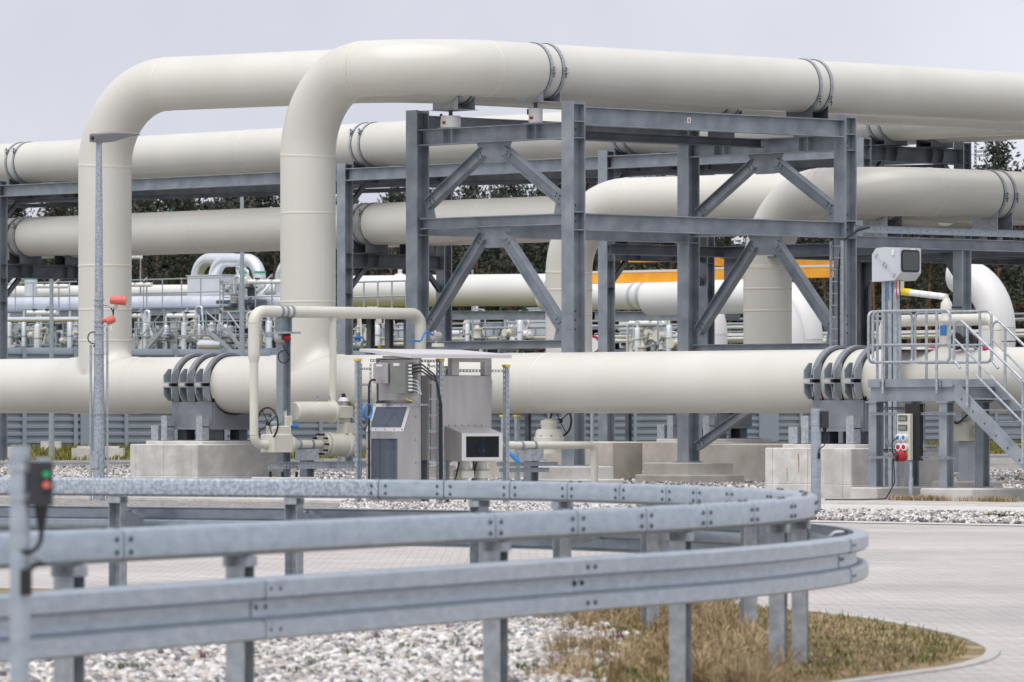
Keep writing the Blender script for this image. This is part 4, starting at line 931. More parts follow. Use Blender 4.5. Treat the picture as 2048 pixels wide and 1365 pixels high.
# ================================================================ ANALYSER CABINETS
c0 = gnd(807, 1011); KX, KY = c0.x, c0.y
ZK = lambda py: zon(py, KX, KY)
x_l = xon(733, KY); y_b = yon(843, KX)
ca = thing('analyser_cabinet', 'tall stainless cabinet with a sloped window and a lower glass door', 'cabinet', (KX, KY, 0))
zs0, zs1, ztop = ZK(864), ZK(808), ZK(716); ysl = KY+.20
side = [(KX, KY, .02), (KX, y_b, .02), (KX, y_b, ztop), (KX, ysl+.03, ztop), (KX, ysl+.03, ZK(801)), (KX, ysl, zs1), (KX, KY, zs0)]
MB().poly([(KX-.008, *p[1:]) for p in side], XA, .016).build('side_panel', 'stainless', ca)
MB().poly([(x_l+.008, *p[1:]) for p in side], XA, .016).build('side_panel', 'stainless', ca)
MB().box(x_l, KX, y_b-.012, y_b, .02, ztop).build('back_panel', 'stainless', ca); MB().box(x_l+.016, KX-.016, KY, y_b-.012, .02, .05).build('floor_panel', 'stainless', ca)
MB().box(x_l+.016, KX-.016, KY+.01, y_b-.012, zs0-.02, zs0).build('shelf', 'stainless', ca)
w0, w1 = xon(743, KY), xon(796, KY); wt = ZK(878)
for a in ((x_l, w0, .02, zs0), (w1, KX, .02, zs0), (w0, w1, wt, zs0), (w0, w1, .02, .10)): MB().box(a[0]+(.001 if a[0] == x_l else 0), a[1]-(.001 if a[1] == KX else 0), KY-.014, KY+.002, a[2], a[3]).build('door_frame', 'stainless', ca)
dg = MB().box(w0, w1, KY+.004, KY+.010, .10, wt).build('door_glass', 'pane_grey', ca)
for k_ in range(4): MB().cyl((KX+.0, KY+.3, .35+.42*k_), (KX+.02, KY+.3, .35+.42*k_), .02, 8).build('panel_screw', 'galv', ca)
def slope(u, v_): # u 0..1 across, v 0..1 up the sloped window
    return V(x_l+(KX-x_l)*u, KY+(ysl-KY)*v_, zs0+(zs1-zs0)*v_)
nsl = V(0, -(zs1-zs0), (ysl-KY)).normalized()
for a in ((0, 1, 0, .14), (0, 1, .88, 1), (0, .08, .14, .88), (.92, 1, .14, .88)):
    MB().poly([slope(a[0], a[2])+nsl*.004, slope(a[1], a[2])+nsl*.004, slope(a[1], a[3])+nsl*.004, slope(a[0], a[3])+nsl*.004], nsl, .02).build('window_frame', 'stainless_light' if 'stainless_light' in M else mat('stainless_light', (.66, .65, .65), rough=.4, metal=.3), ca)
MB().poly([slope(.08, .14), slope(.92, .14), slope(.92, .88), slope(.08, .88)], nsl, .006).build('window_glass', 'pane_grey', ca)
for u in (.04, .25, .5, .75, .96):
    for v_ in (.07, .94): bolt(ca, slope(u, v_)+nsl*.014, nsl, .012, .01)
for u, v_ in ((.25, .45), (.5, .62), (.8, .5)):
    p = slope(u, v_)-nsl*.16; MB().lathe(p, nsl, [(0, .045), (.03, .045), (.035, .038)], 16).build('gauge', 'label_white', ca); MB().cyl(p-Z*.05, p-Z*.26, .012, 8).build('gauge_stem', 'galv', ca)
for u, r in ((.30, .10), (.62, .09)):
    xx = w0+(w1-w0)*(u+.1); MB().cyl((xx, KY+.22, .22), (xx, KY+.22, .98), r, 20).build('filter_vessel', 'label_white', ca); MB().cyl((xx, KY+.22, .98), (xx, KY+.22, 1.3), r*.8, 20).build('filter_head', 'stainless', ca)
# junction plate and boxes above the window
jx0, jx1 = xon(758, KY+.1), xon(837, KY+.1)
jp = MB().box(jx0, jx1, KY+.09, KY+.105, ZK(801), ZK(720)).build('junction_plate', 'stainless', ca)
for sx in (jx0+.15, jx1-.3): MB().box(sx, sx+.05, KY+.105, ysl+.4, ZK(812), ZK(808)).build('plate_arm', 'galv', ca)
a0, a1 = xon(744, KY-.12), xon(773, KY-.12)
j1 = MB().cbox(a0, a1, KY-.1, KY+.088, ZK(767), ZK(726), .01).build('junction_box', 'stainless', ca); MB().box(a0+.10, a0+.26, KY-.104, KY-.1, ZK(733), ZK(729)).build('box_label', 'label_white', j1)
a0, a1 = xon(778, KY-.12), xon(808, KY-.12)
j2 = MB().cbox(a0, a1, KY-.1, KY+.088, ZK(787), ZK(726), .01).build('junction_box', 'olive_box', ca); MB().box(a0+.10, a0+.26, KY-.104, KY-.1, ZK(732), ZK(727)).build('box_label', 'label_white', j2)
for k_ in range(8):
    z = ZK(732+k_*7); MB().cyl((a1, KY+.0, z), (a1+.09, KY+.0, z), .02, 8).build('cable_gland', 'label_white', j2)
for k_ in range(3):
    z = ZK(732+k_*7); p = [(a1+.09, KY, z), (a1+.32, KY+.02, z+.03), (a1+.56+.03*k_, KY+.14, z-.18), (a1+.60+.03*k_, KY+.2, z-.6), (a1+.60+.03*k_, KY+.22, .1)]
    MB().tube(smooth_path(p, .12, 5), .017, 8).build('cable', 'black', j2)
for k_ in range(4):
    z = ZK(760+k_*7); MB().tube(smooth_path([(a1+.09, KY, z), (a1+.22, KY+.01, z-.02), (a1+.30, KY+.04, ZK(790))], .06, 4), .009, 6).build('thin_cable', 'galv', j2)
MB().tube(smooth_path([(a1-.1, KY, ZK(788)), (a1-.05, KY, ZK(800)), (a1+.06, KY+.03, ZK(803))], .04, 4), .008, 6).build('earth_wire', 'yellow', j2)
# shelter roof: shallow pitched sheet on posts
rt = thing('shelter_roof', 'flat stainless canopy over the analyser cabinets', 'canopy', (KX, KY+1, ztop))
rl, rn_, rr = at(717, 701, depth(KX, KY)+.9), None, None
RX0, RX1 = xon(719, KY-.05), xon(822, KY-.05); RY0, RY1 = KY-.05, yon(1023, RX1)
z0, z1 = ZK(709), ZK(700)
rf = MB(); A_, B_, C_, D_ = V(RX0, RY0, z1+.03), V(RX1, RY0, z0), V(RX1, RY1, z0+.01), V(RX0, RY1, z1+.03)
rf.add([A_, B_, C_, D_, A_-Z*.012, B_-Z*.012, C_-Z*.012, D_-Z*.012], [(0, 1, 2, 3), (7, 6, 5, 4), (0, 4, 5, 1), (1, 5, 6, 2), (2, 6, 7, 3), (3, 7, 4, 0)]); rf.build('roof_sheet', 'stainless_light', rt)
MB().poly([B_-Z*.013, C_-Z*.013, C_-Z*.07, B_-Z*.07], XA, .006).build('fascia', 'stainless_light', rt); MB().poly([A_-Z*.013, B_-Z*.013, B_-Z*.07, A_-Z*.05], YA, .006).build('fascia', 'stainless_light', rt)
MB().box(x_l+.28, KX-.05, KY+.14, y_b, ztop+.001, z0-.02).build('roof_riser', 'stainless', rt)
# big analyser cabinet facing right
y1 = y_b+.34; xb = xon(863, y1); y2 = yon(984, xb); zt2 = zon(751, xb, y1+.4)
bc = thing('sampling_cabinet', 'broad stainless cabinet with a projecting window box, right of the tall cabinet', 'cabinet', (xb, y1, 0))
MB().cbox(xb-.62, xb, y1, y2, zon(921, xb, y1), zt2, .012).build('cabinet_body', 'stainless', bc)
for px_ in (907, 972):
    yy = yon(px_, xb-.06); MB().box(xb-.12, xb-.0, yy-.085, yy+.085, zt2+.001, z0-.04).build('roof_post', 'stainless', bc)
MB().box(xb-.12, xb, yon(907, xb-.06)+.086, yon(972, xb-.06)-.086, z0-.13, z0-.05).build('roof_rail', 'stainless', bc)
MB().box(xb-.4, xb-.1, y2, y2+.10, zon(800, xb, y2), zon(760, xb, y2)).build('side_box', 'stainless', bc)
xf = xon(923, yon(890, xb)+.0); yb0 = yon(890, xb); xf = xon(923, yb0); yb1 = yon(1004, xf)
zf = lambda py: zon(py, xf, yb0+.5)
prof = [(xb+.001, zf(921)), (xf, zf(922)), (xf, zf(867)), (xb+.001, zf(853))]
wb = MB()
MB().poly([(a, yb0+.006, b_) for a, b_ in prof], YA, .012).build('window_box_side', 'stainless', bc); MB().poly([(a, yb1-.006, b_) for a, b_ in prof], YA, .012).build('window_box_side', 'stainless', bc)
MB().poly([(xb+.001, yb0+.013, zf(853)), (xf, yb0+.013, zf(867)), (xf, yb1-.013, zf(867)), (xb+.001, yb1-.013, zf(853))], Z, .01).build('window_box_top', 'stainless', bc)
MB().poly([(xb+.001, yb0+.013, zf(921)), (xf, yb0+.013, zf(922)), (xf, yb1-.013, zf(922)), (xb+.001, yb1-.013, zf(921))], Z, .01).build('window_box_floor', 'stainless', bc)
u0, u1 = yb0+.10*(yb1-yb0), yb0+.92*(yb1-yb0); v0, v1 = zf(915), zf(873)
for a in ((yb0, u0, zf(922), zf(867)), (u1, yb1, zf(922), zf(867)), (u0, u1, v1, zf(867)), (u0, u1, zf(922), v0)): MB().box(xf+.001, xf+.012, a[0], a[1], a[2], a[3]).build('window_frame', 'stainless_light', bc)
MB().box(xf-.006, xf+.0, u0, u1, v0, v1).build('window_glass', 'pane_dark', bc)
for u in (.06, .62):
    p = V(xf-.16, u0+(u1-u0)*u+.05, (v0+v1)/2-.06); tr_ = MB().lathe(p-XA*.1, XA, [(0, .05), (.02, .105), (.12, .105), (.13, .08)], 20).build('transmitter', 'blue', bc)
    MB().poly([p+V(.035, -.03, -.03), p+V(.035, .03, -.03), p+V(.035, 0, .03)], XA, .006).build('dial_mark', 'label_white', tr_); MB().cyl(p+Z*.1, p+Z*.28, .02, 8).build('transmitter_neck', 'galv', tr_)
for k_ in range(6): bolt(bc, Vector((xb+.0, yb0+.1+.16*k_, zf(851))), XA, .012, .01)
for u in (.35, .78):
    p = V(xb+.12, yb0+(yb1-yb0)*u, zf(922)); vv_ = thing('block_valve', 'small cream block valve hanging under the window box, %s one' % ('left' if u < .5 else 'right'), 'valve', p-Z*.5, 'valves under the window box')
    MB().cyl(p-Z*.006, p-Z*.16, .11, 16).build('neck', 'cream_small', vv_); MB().cbox(p.x-.15, p.x+.15, p.y-.15, p.y+.15, p.z-.32, p.z-.16, .03).build('valve_body', 'cream_small', vv_); MB().cyl(p-Z*.32, p-Z*.42, .07, 12).build('outlet', 'cream_small', vv_)
    for sg in (-1, 1): MB().tube(smooth_path([p+V(.05, sg*.08, -.42), p+V(.05, sg*.10, -.6), p+V(.0, sg*.3, -.72)], .06, 4), .016, 6).build('impulse_tube', 'galv', vv_)
    MB().tube(smooth_path([p+V(.1, -.2, -.02), p+V(.1, -.28, -.3), p+V(.1, -.45, -.62), p+V(.1, -.5, -.8)], .1, 4), .017, 6).build('cable', 'black', vv_)
for yy in (y1+.12, y2-.12): MB().chan((xb-.3, yy, 0), (xb-.3, yy, zon(921, xb, y1)), .1, .1, .006, up=YA).build('leg', 'frame_dark', bc)
# perforated strut posts with yellow caps, and cable ladders
def strut(label, px, py_top, xw, w_=.075, cap=True, front=-YA):
    y = yon(px, xw); zt_ = zon(py_top, xw, y); t = thing('strut_post', label, 'post', (xw, y, 0), 'perforated strut posts round the cabinets')
    MB().slots((xw-.04, y, 0), (xw-.04, y, zt_), -YA, w_, .1, .05).build('slotted_face', 'strut_galv', t)
    MB().slots((xw, y+.045, 0), (xw, y+.045, zt_), XA, w_, .1, .05).build('slotted_face', 'strut_galv', t)
    MB().box(xw-.045, xw-.035, y+.004, y+.085, 0, zt_-.005).build('web', 'strut_galv', t)
    if cap: MB().box(xw-.09, xw+.012, y-.02, y+.10, zt_, zt_+.04).build('end_cap', 'yellow', t)
    return y, zt_
strut('tall perforated strut post with yellow cap left of the tall cabinet', 715, 722, KX-.75)
strut('perforated strut post with yellow cap between the two cabinets', 880, 722, KX+.15, .09)
strut('perforated strut post with yellow cap right of the window box', 1012, 734, xb+.25, .08)
strut('perforated strut post with yellow cap behind the canopy posts', 893, 737, xb-.5, .06)
def ladder(label, px0, px1, py0, xw, n):
    ya, yb_ = yon(px0, xw), yon(px1, xw); zt_ = zon(py0, xw, ya); t = thing('cable_ladder', label, 'cable ladder', (xw, ya, 0))
    for y in (ya, yb_): MB().slots((xw, y, .05), (xw, y, zt_), -YA, .05, .08, .045).build('stile', 'strut_galv', t)
    for k_ in range(n):
        z = .15+(zt_-.25)*k_/(n-1); MB().slots((xw+.01, ya, z), (xw+.01, yb_, z), XA, .04, .06, .03).build('rung', 'strut_galv', t)
ladder('upright cable ladder left of the tall cabinet', 722, 741, 727, KX-.78, 9)
ladder('upright cable ladder with black cables between the cabinets', 857, 874, 722, KX+.1, 9)
MB_ = MB().slots((KX-.7, yon(740, KX-.7), ZK(721)), (KX-.7, yon(875, KX-.7), ZK(721)), -YA if 0 else XA, .05, .07, .04).obj('strut_rail', 'strut_galv'); tag(MB_, 'horizontal perforated rail under the canopy behind the junction boxes', 'rail')
MB_ = MB().slots((xb-.4, yon(900, xb-.4), zon(742, xb-.4, y2)), (xb-.4, yon(1008, xb-.4), zon(742, xb-.4, y2)), XA, .05, .08, .045).obj('strut_rail', 'strut_galv'); tag(MB_, 'horizontal perforated rail right of the canopy posts', 'rail')
yy = yon(738, KX-.6); MB_ = MB().tube(smooth_path([(KX-.6, yy+.15, ZK(760)), (KX-.6, yy+.02, ZK(760)), (KX-.6, yy, ZK(775)), (KX-.6, yy, .3)], .08, 5), .02, 8).obj('cable', 'black'); tag(MB_, 'black cable arching down left of the sloped window', 'cable')
coilb = MB(); c = V(KX-.5, yon(733, KX-.5), ZK(823))
for k_ in range(3): coilb.tube([c+V(.02*k_, .10*math.cos(a*.35), .13*math.sin(a*.35)) for a in range(19)], .014, 6)
o = coilb.obj('hose_coil', 'blue'); tag(o, 'coil of bright blue hose hanging left of the sloped window', 'hose')
tr = thing('pressure_transmitter', 'grey pressure transmitter with blue cable above the canopy', 'transmitter', at(870, 690, 118))
p = at(872, 672, 118); MB().cyl(p-YA*.09, p+YA*.09, .085, 16).build('housing', 'stainless', tr); MB().cyl(p-Z*.07, p-Z*.2, .03, 10).build('neck', 'galv', tr); MB().cyl(at(876, 694, 118), at(876, 687, 118), .13, 18).build('flange', 'cream_small', tr)
MB().tube(smooth_path([p+V(0, -.1, .02), p+V(0, -.3, .1), p+V(0, -.42, -.12), p+V(0, -.7, -.1)], .08, 5), .022, 8).build('cable', 'blue', tr)
# loose blue cable right of the window box
MB_ = MB().tube([at(1012, 900, 112), at(1028, 915, 112), at(1040, 926, 112)], [.03, .05, .035], 8).obj('hose', 'blue'); tag(MB_, 'bright blue hose end right of the window box', 'hose')
# ================================================================ STAIR PLATFORM
PY0, PY1 = -2.45, -1.35
xl_, xr_ = xon(1752, PY0), xon(1893, PY0)
ZP = lambda py: zon(py, xr_, PY0)
zd = ZP(774)
pl = thing('stair_platform', 'grey steel access platform with tubular railings and stairs going down to the right', 'platform', (xl_, PY0, .2))
for x_ in (xl_, xr_):
    for y_ in (PY0, PY1-.1):
        c = MB().ibeam((x_, y_, .26), (x_, y_, ZP(806)), .2, .2, .015, .01, up=YA).build('column', 'frame_steel', pl); MB().box(x_-.14, x_+.14, y_-.14, y_+.14, .255, .275).build('base_plate', 'frame_steel', c)
        MB().box(x_-.14, x_+.14, y_-.14, y_+.14, ZP(806), ZP(803)).build('head_plate', 'frame_steel', c)
bx0, bx1 = xl_-.12, xon(1912, PY0)
for y_ in (PY0-.05, PY1): MB().chan((bx0, y_, ZP(788)), (bx1, y_, ZP(788)), ZP(774)-ZP(803), .08, .012).build('deck_beam', 'frame_steel', pl)
for x_ in (bx0+.04, bx1-.04): MB().chan((x_, PY0, ZP(788)), (x_, PY1, ZP(788)), ZP(776)-ZP(800), .07, .012).build('deck_beam', 'frame_steel', pl)
for k_ in range(12):
    a = bx0+(bx1-bx0)*k_/12; MB().box(a+.004, a+(bx1-bx0)/12-.004, PY0-.01, PY1-.03, zd, zd+.03).build('deck_grating', 'galv', pl)
for y_ in (PY0-.10, PY1+.05): MB().box(bx0, bx1, y_, y_+.008, zd, ZP(758)).build('toe_board', 'frame_steel', pl)
MB().box(bx0-.01, bx0-.002, PY0-.09, PY1+.04, zd, ZP(758)).build('toe_board', 'frame_steel', pl)
tr_ = .027
def rail_loop(p, q, z0, z1, zm, posts, rad=.12):
    """closed tubular railing panel between p and q (plan points) with a mid rail and posts"""
    p = V(*p, 0); q = V(*q, 0); L = [p+Z*((z0+z1)/2), p+Z*z1, q+Z*z1, q+Z*z0, p+Z*z0, p+Z*((z0+z1)/2)]
    r_ = MB().tube(smooth_path(L, rad, 6), tr_, 10).build('railing', 'galv', pl)
    MB().tube([p+Z*zm, q+Z*zm], tr_*.8, 8).build('mid_rail', 'galv', r_)
    for t in posts: c = p.lerp(q, t); MB().tube([c+Z*(zd-.12), c+Z*z1], tr_*1.05, 10).build('railing_post', 'galv', r_)
zr1, zr0, zrm = ZP(621), ZP(724), ZP(689)
rail_loop((xon(1746, PY0-.12), PY0-.12), (xon(1900, PY0-.12), PY0-.12), zr0, zr1, zrm, (.13, .83))
rail_loop((bx0-.02, PY0-.06), (bx0-.02, PY1+.06), zr0, zr1, zrm, (.2, .72))
rail_loop((bx0+.02, PY1+.1), (xon(1983, PY1+.1), PY1+.1), zr0, zr1, zrm, (.15, .85))
for px_ in (1764, 1878):
    x_ = xon(px_, PY0-.12)
    for dx in (-.05, .05):
        for q in (765, 771): bolt(pl, Vector((x_+dx, PY0-.108, ZP(q))), (0, -1, 0), .016, .014)
# stairs along +x
S0 = bx1; slope_ = .76; SL = (zd-.05)/slope_
for y_ in (PY0-.05, PY1):
    sp_ = MB(); sp_.poly([(S0, y_, zd+.03), (S0+.1, y_, zd+.03), (S0+SL+.1, y_, .05), (S0+SL-.28, y_, .05), (S0, y_, zd-.26)], YA, .012); st_ = sp_.build('stringer', 'frame_steel', pl)
    MB().poly([(S0+.02, y_+.02, zd+.03), (S0+.1, y_+.02, zd+.03), (S0+SL+.1, y_+.02, .05), (S0+SL+.08, y_+.02, .05)], YA, .05).build('stringer_flange', 'frame_steel', st_)
    for k_ in range(9):
        a = (k_+.6)/9.5; bolt(st_, Vector((S0+SL*a+.02, y_-.007, zd*(1-a)+.0-.10)), (0, -1, 0), .02, .016)
for k_ in range(9):
    a = (k_+1)/10.; x_ = S0+SL*a; z_ = zd-(zd-.03)*a
    t_ = MB(); t_.box(x_-.13, x_+.13, PY0-.035, PY1-.015, z_-.03, z_); t_.build('tread', 'galv', pl)
def stair_rail(y_, px0):
    x0 = xon(px0, y_); h0, h1, hm = ZP(628)-zd, ZP(724)-zd, .55
    dn = V(1, 0, -slope_); n_ = SL+.1; r_ = MB()
    pts = [V(x0+.16, y_, zd+h1-.12), V(x0-.0, y_, zd+h1+.03), V(x0, y_, zd+h0), V(x0+.14, y_, zd+h0+.0), V(x0+.14, y_, zd+h0)+dn*n_]
    rr = MB().tube(smooth_path([pts[0], pts[1], pts[2], pts[4]], [.10, .14], 6), tr_, 10).build('handrail', 'galv', pl)
    MB().tube([V(x0+.02, y_, zd+hm+.35), V(x0+.02, y_, zd+hm+.35)+dn*n_], tr_*.8, 8).build('mid_rail', 'galv', rr)
    MB().tube([V(x0+.5, y_, zd+hm-.28), V(x0+.5, y_, zd+hm-.28)+dn*(n_-.5)], tr_*.8, 8).build('mid_rail', 'galv', rr)
    for d_ in (.34, 1.75, 3.0):
        zt_ = zd+h0-slope_*d_*.93; MB().tube([(x0+d_, y_, zt_), (x0+d_, y_, zd-slope_*(d_)-.12)], tr_*1.05, 10).build('handrail_post', 'galv', rr)
stair_rail(PY0-.10, 1908); stair_rail(PY1+.05, 1984)
# footings
def footing(label, x0, x1, y0, y1, h=.25, m='concrete'): return block('footing', label, x0, x1, y0, y1, h, m, c=.025, group='concrete footings of the stair platform')
footing('rounded concrete footing under the left platform columns', xl_-.42, xl_+.30, PY0-.30, PY1+.35)
footing('long concrete footing under the right platform columns, grass growing before it', xr_-.42, xr_+.92, PY0-.30, PY1+.20)
footing('concrete footing at the foot of the stairs behind the right column', xr_+1.2, xr_+2.0, PY1+.7, PY1+1.8)
footing('low concrete footing near the right edge behind the stairs', xr_+2.4, xr_+3.4, PY1+.8, PY1+1.8)
tufts = np.concatenate([np.c_[np.random.normal(a, .14, 46), np.full(46, PY0-.38)+np.random.normal(0, .05, 46), np.zeros(46)] for a in np.r_[np.random.uniform(xl_+.9, xr_+2.2, 20), np.random.uniform(xr_+1, xr_+2.4, 6)]])
blades('footing_grass', tufts, .13, .006, .6, 'grass_dry', 'tufts of dry reddish grass along the platform footing')
tufts2 = tufts[::5]+np.random.normal(0, .05, (len(tufts[::5]), 3))*np.array([1, 1, 0]); blades('footing_grass', tufts2, .10, .006, .6, 'grass_green', 'thin green grass along the platform footing')
p = gnd(2000, 1040); blades('gravel_plant', np.c_[np.random.normal(p.x, .22, 130), np.random.normal(p.y, .22, 130), np.zeros(130)], .12, .02, 1.1, 'weed', 'small green plant growing at the edge of the gravel strip', 'weeds')

# strut rails with socket board
for q, nm in ((828, 'upper'), (916, 'lower')):
    o = MB().chan((xon(1738, PY0-.16), PY0-.16, ZP(q)), (xon(1910, PY0-.16), PY0-.16, ZP(q)), .045, .04, .004).obj('strut_rail', 'galv'); tag(o, nm+' thin galvanised rail across the platform columns', 'rail')
for q, nm in ((817, 'upper'), (902, 'lower')):
    o = MB().slots((xon(1768, PY0+.35), PY0+.35, ZP(q)), (xon(1850, PY0+.35), PY0+.35, ZP(q)), -YA, .05, .07, .03).obj('conduit_rail', 'frame_dark'); tag(o, nm+' black perforated rail holding the conduits under the platform', 'rail')
sx0, sx1 = xon(1800, PY0-.2), xon(1826, PY0-.2); sy = PY0-.19
sk = thing('socket_board', 'pale power socket board with meters and red and blue sockets under the platform', 'socket board', (sx0, sy, ZP(921)))
MB().cbox(sx0, sx1, sy-.10, sy+.0, ZP(921), ZP(828), .012).build('board_case', 'socket_case' if 'socket_case' in M else mat('socket_case', (.55, .55, .48), rough=.5), sk)
MB().box(sx0+.12, sx1+.16, sy+.003, sy+.10, ZP(922), ZP(808)).build('back_plate', 'black', sk)
for q in (836, 855):
    sc = MB().box(sx0+.05, sx1-.06, sy-.112, sy-.101, ZP(q+7), ZP(q-5)).build('meter', 'lettering', sk); MB().box(sx0+.075, sx1-.09, sy-.118, sy-.1125, ZP(q+5), ZP(q-2)).build('meter_screen', 'screen', sc)
for (fx, q, r, m_) in ((.25, 876, .055, 'blue'), (.68, 876, .055, 'blue'), (.27, 895, .062, 'red'), (.70, 895, .062, 'red')):
    cx_ = sx0+(sx1-sx0)*fx; s_ = MB().cyl((cx_, sy-.10, ZP(q)), (cx_, sy-.16, ZP(q-1)), r+.012, 16).build('socket', 'label_white', sk); MB().cyl((cx_, sy-.161, ZP(q)), (cx_, sy-.172, ZP(q)), r*.75, 16).build('socket_lid', m_, s_)
cx_ = sx0+(sx1-sx0)*.6; s_ = MB().cyl((cx_, sy-.10, ZP(913)), (cx_-.05, sy-.26, ZP(914)), .10, 20).build('plug', 'red', sk); MB().cyl((cx_-.05, sy-.261, ZP(914)), (cx_-.07, sy-.30, ZP(915)), .085, 16).build('plug_cap', 'black', s_); MB().cyl((cx_-.07, sy-.301, ZP(915)), (cx_-.07, sy-.306, ZP(915)), .03, 10).build('plug_mark', 'red', s_)
cb = [(sx0+.08, sy-.18, ZP(876)), (sx0+.02, sy-.26, ZP(885)), (sx0+.06, sy-.25, ZP(915)), (sx0+.10, sy-.26, .35), (sx0+.0, sy-.4, .04), (xon(1720, sy-.9), sy-.9, .03), (xon(1650, sy-1.3), sy-1.3, .03)]
o = MB().tube(smooth_path(cb, .08, 5), .012, 8).obj('power_cable', 'black'); tag(o, 'black cable from the blue socket down to the ground and away left', 'cable')
for i_, (px_, q, lab) in enumerate(((1764, 898, 'left'), (1773, 893, 'second'), (1838, 900, 'third'), (1847, 893, 'right'))):
    x_ = xon(px_, PY0+.3); x2_ = xon(1812 if i_ < 2 else 1875, PY0+.3)
    o = MB().tube(smooth_path([(x_, PY0+.3, ZP(806)), (x_, PY0+.3, ZP(q+(14 if i_ == 0 else 0))), (x2_, PY0+.3, ZP(q+(14 if i_ == 0 else 0)))], .14, 6), .034, 12).obj('conduit', 'galv'); tag(o, lab+' galvanised conduit bending right under the platform', 'conduit')
gp_ = xon(1822, PY0-.3); o = MB().tube([(gp_, PY0-.3, -.02), (gp_, PY0-.3, ZP(955))], .045, 14); o.tube([(gp_, PY0-.3, ZP(955)), (gp_, PY0-.3, ZP(925))], .03, 10); o = o.obj('conduit_stub', 'galv'); tag(o, 'galvanised conduit stub rising from the ground below the socket board', 'conduit')

# ---------------------------------------------------------------- grey equipment box on posts
EY = -1.05; EX = xon(1788, EY)
ZE = lambda py: zon(py, EX, EY)
eq = thing('equipment_box', 'pale grey equipment box with a dark rounded window, high above the platform', 'equipment box', (EX, EY, 2.3))
zb_, zt_ = ZE(563), ZE(494)
ex0, ex1 = xon(1744, EY), EX+.16; eyb = yon(1842, ex1)
prof = [(ex0, zb_), (ex0, zt_-.14), (ex0+.10, zt_-.02), (ex0+.32, zt_), (ex1, zt_-.02), (ex1, zb_+.16), (ex1-.14, zb_+.02)]
n = len(prof); eb = MB(); vs_ = [(a, EY, b_) for a, b_ in prof]+[(a, eyb, b_) for a, b_ in prof]; fs_ = [tuple(range(n-1, -1, -1)), tuple(range(n, 2*n))]+[(i, (i+1) % n, n+(i+1) % n, n+i) for i in range(n)]
eb.add(vs_, fs_).build('box_shell', 'box_grey', eq)
def rrect(x, y0, y1, z0, z1, r, k=5):
    o = []
    for cy_, cz, a0 in ((y1-r, z1-r, 0), (y0+r, z1-r, 90), (y0+r, z0+r, 180), (y1-r, z0+r, 270)):
        for i in range(k+1): a = R(a0+90*i/k); o.append(V(x, cy_+r*math.cos(a), cz+r*math.sin(a)))
    return o
wy0, wy1, wz0, wz1 = EY+.03, eyb-.05, zb_+.18, zt_-.06
MB().poly(rrect(ex1+.006, wy0, wy1, wz0, wz1, .07), XA, .012).build('window_seal', 'black', eq)
wg = MB().poly(rrect(ex1+.014, wy0+.035, wy1-.035, wz0+.035, wz1-.035, .05), XA, .006).build('window_glass', 'mirror_pane' if 'mirror_pane' in M else mat('mirror_pane', (.03, .035, .035), rough=.03, spec=1.0), eq)
lat = MB().tube([(ex0+.06, EY-.015, zt_-.10), (ex1-.10, EY-.015, zb_+.08)], .008, 6).build('door_rod', 'box_back', eq)
for t_ in (.12, .45, .55, .92):
    a = V(ex0+.06, EY-.02, zt_-.10).lerp(V(ex1-.10, EY-.02, zb_+.08), t_); MB().obox(a, V(.7, 0, .7), YA, .10, .014, .016).build('latch', 'box_back', eq)
MB().cbox(ex1-.20, ex1-.14, EY-.03, EY-.002, zt_-.16, zt_-.06, .005).build('vent', 'label_white', eq)
MB().box(ex1+.001, ex1+.006, EY+.3, EY+.42, zt_-.06, zt_-.035).build('rating_plate', 'label_white', eq)
for px_ in (1770, 1783, 1793):
    x_ = xon(px_, EY+.2); MB().chan((x_, EY+.2, .2), (x_, EY+.2, zb_), .09, .09, .006, up=YA).build('post', 'strut_galv', eq)
MB().cyl((xon(1801, EY+.2), EY+.2, zb_), (xon(1801, EY+.2), EY+.2, ZE(580)), .07, 14).build('sample_stub', 'cream_small', eq)
for m_, px_ in (('blue', 1773), ('red', 1789), ('black', 1796)):
    MB().tube(smooth_path([(xon(px_, EY), EY+.05, zb_+.01), (xon(px_, EY)+.02, EY+.03, ZE(582)), (xon(px_+2, EY), EY+.05, ZE(600))], .1, 4), .012, 6).build('cable', m_, eq)
am = thing('sampling_tube', 'white jointed tube with a yellow band reaching right from the equipment box', 'tube', (EX, EY+.2, ZE(597)))
p0 = V(xon(1803, EY+.2), EY+.2, ZE(583)); p1 = V(xon(1893, EY+.2), EY+.2, ZE(596))
dd = (p1-p0).normalized(); L_ = (p1-p0).length
MB().tube([p0, p1], [.065, .06], 16).build('arm_tube', 'label_white', am); MB().ring(p0+dd*.15, dd, .063, .072, .22, 18).build('yellow_band', 'yellow', am)
for t_ in (.45, .65, .85): MB().ring(p0+dd*(L_*t_), dd, .06, .068, .02, 18).build('joint_ring', 'seam', am)
MB().lathe(p0-dd*.05, dd, [(-.10, .04), (-.06, .085), (.03, .085), (.06, .066)], 16).build('elbow_joint', 'label_white', am)
MB().lathe(p1-Z*.02, -Z, [(0, .06), (.05, .075), (.10, .11), (.22, .12), (.24, .10), (.36, .10), (.40, .13), (.45, .13)], 18).build('swivel_base', 'cream_small', am); MB().cyl(p1-Z*.2, p1+V(.3, .12, -.2), .025, 8).build('lever', 'black', am)
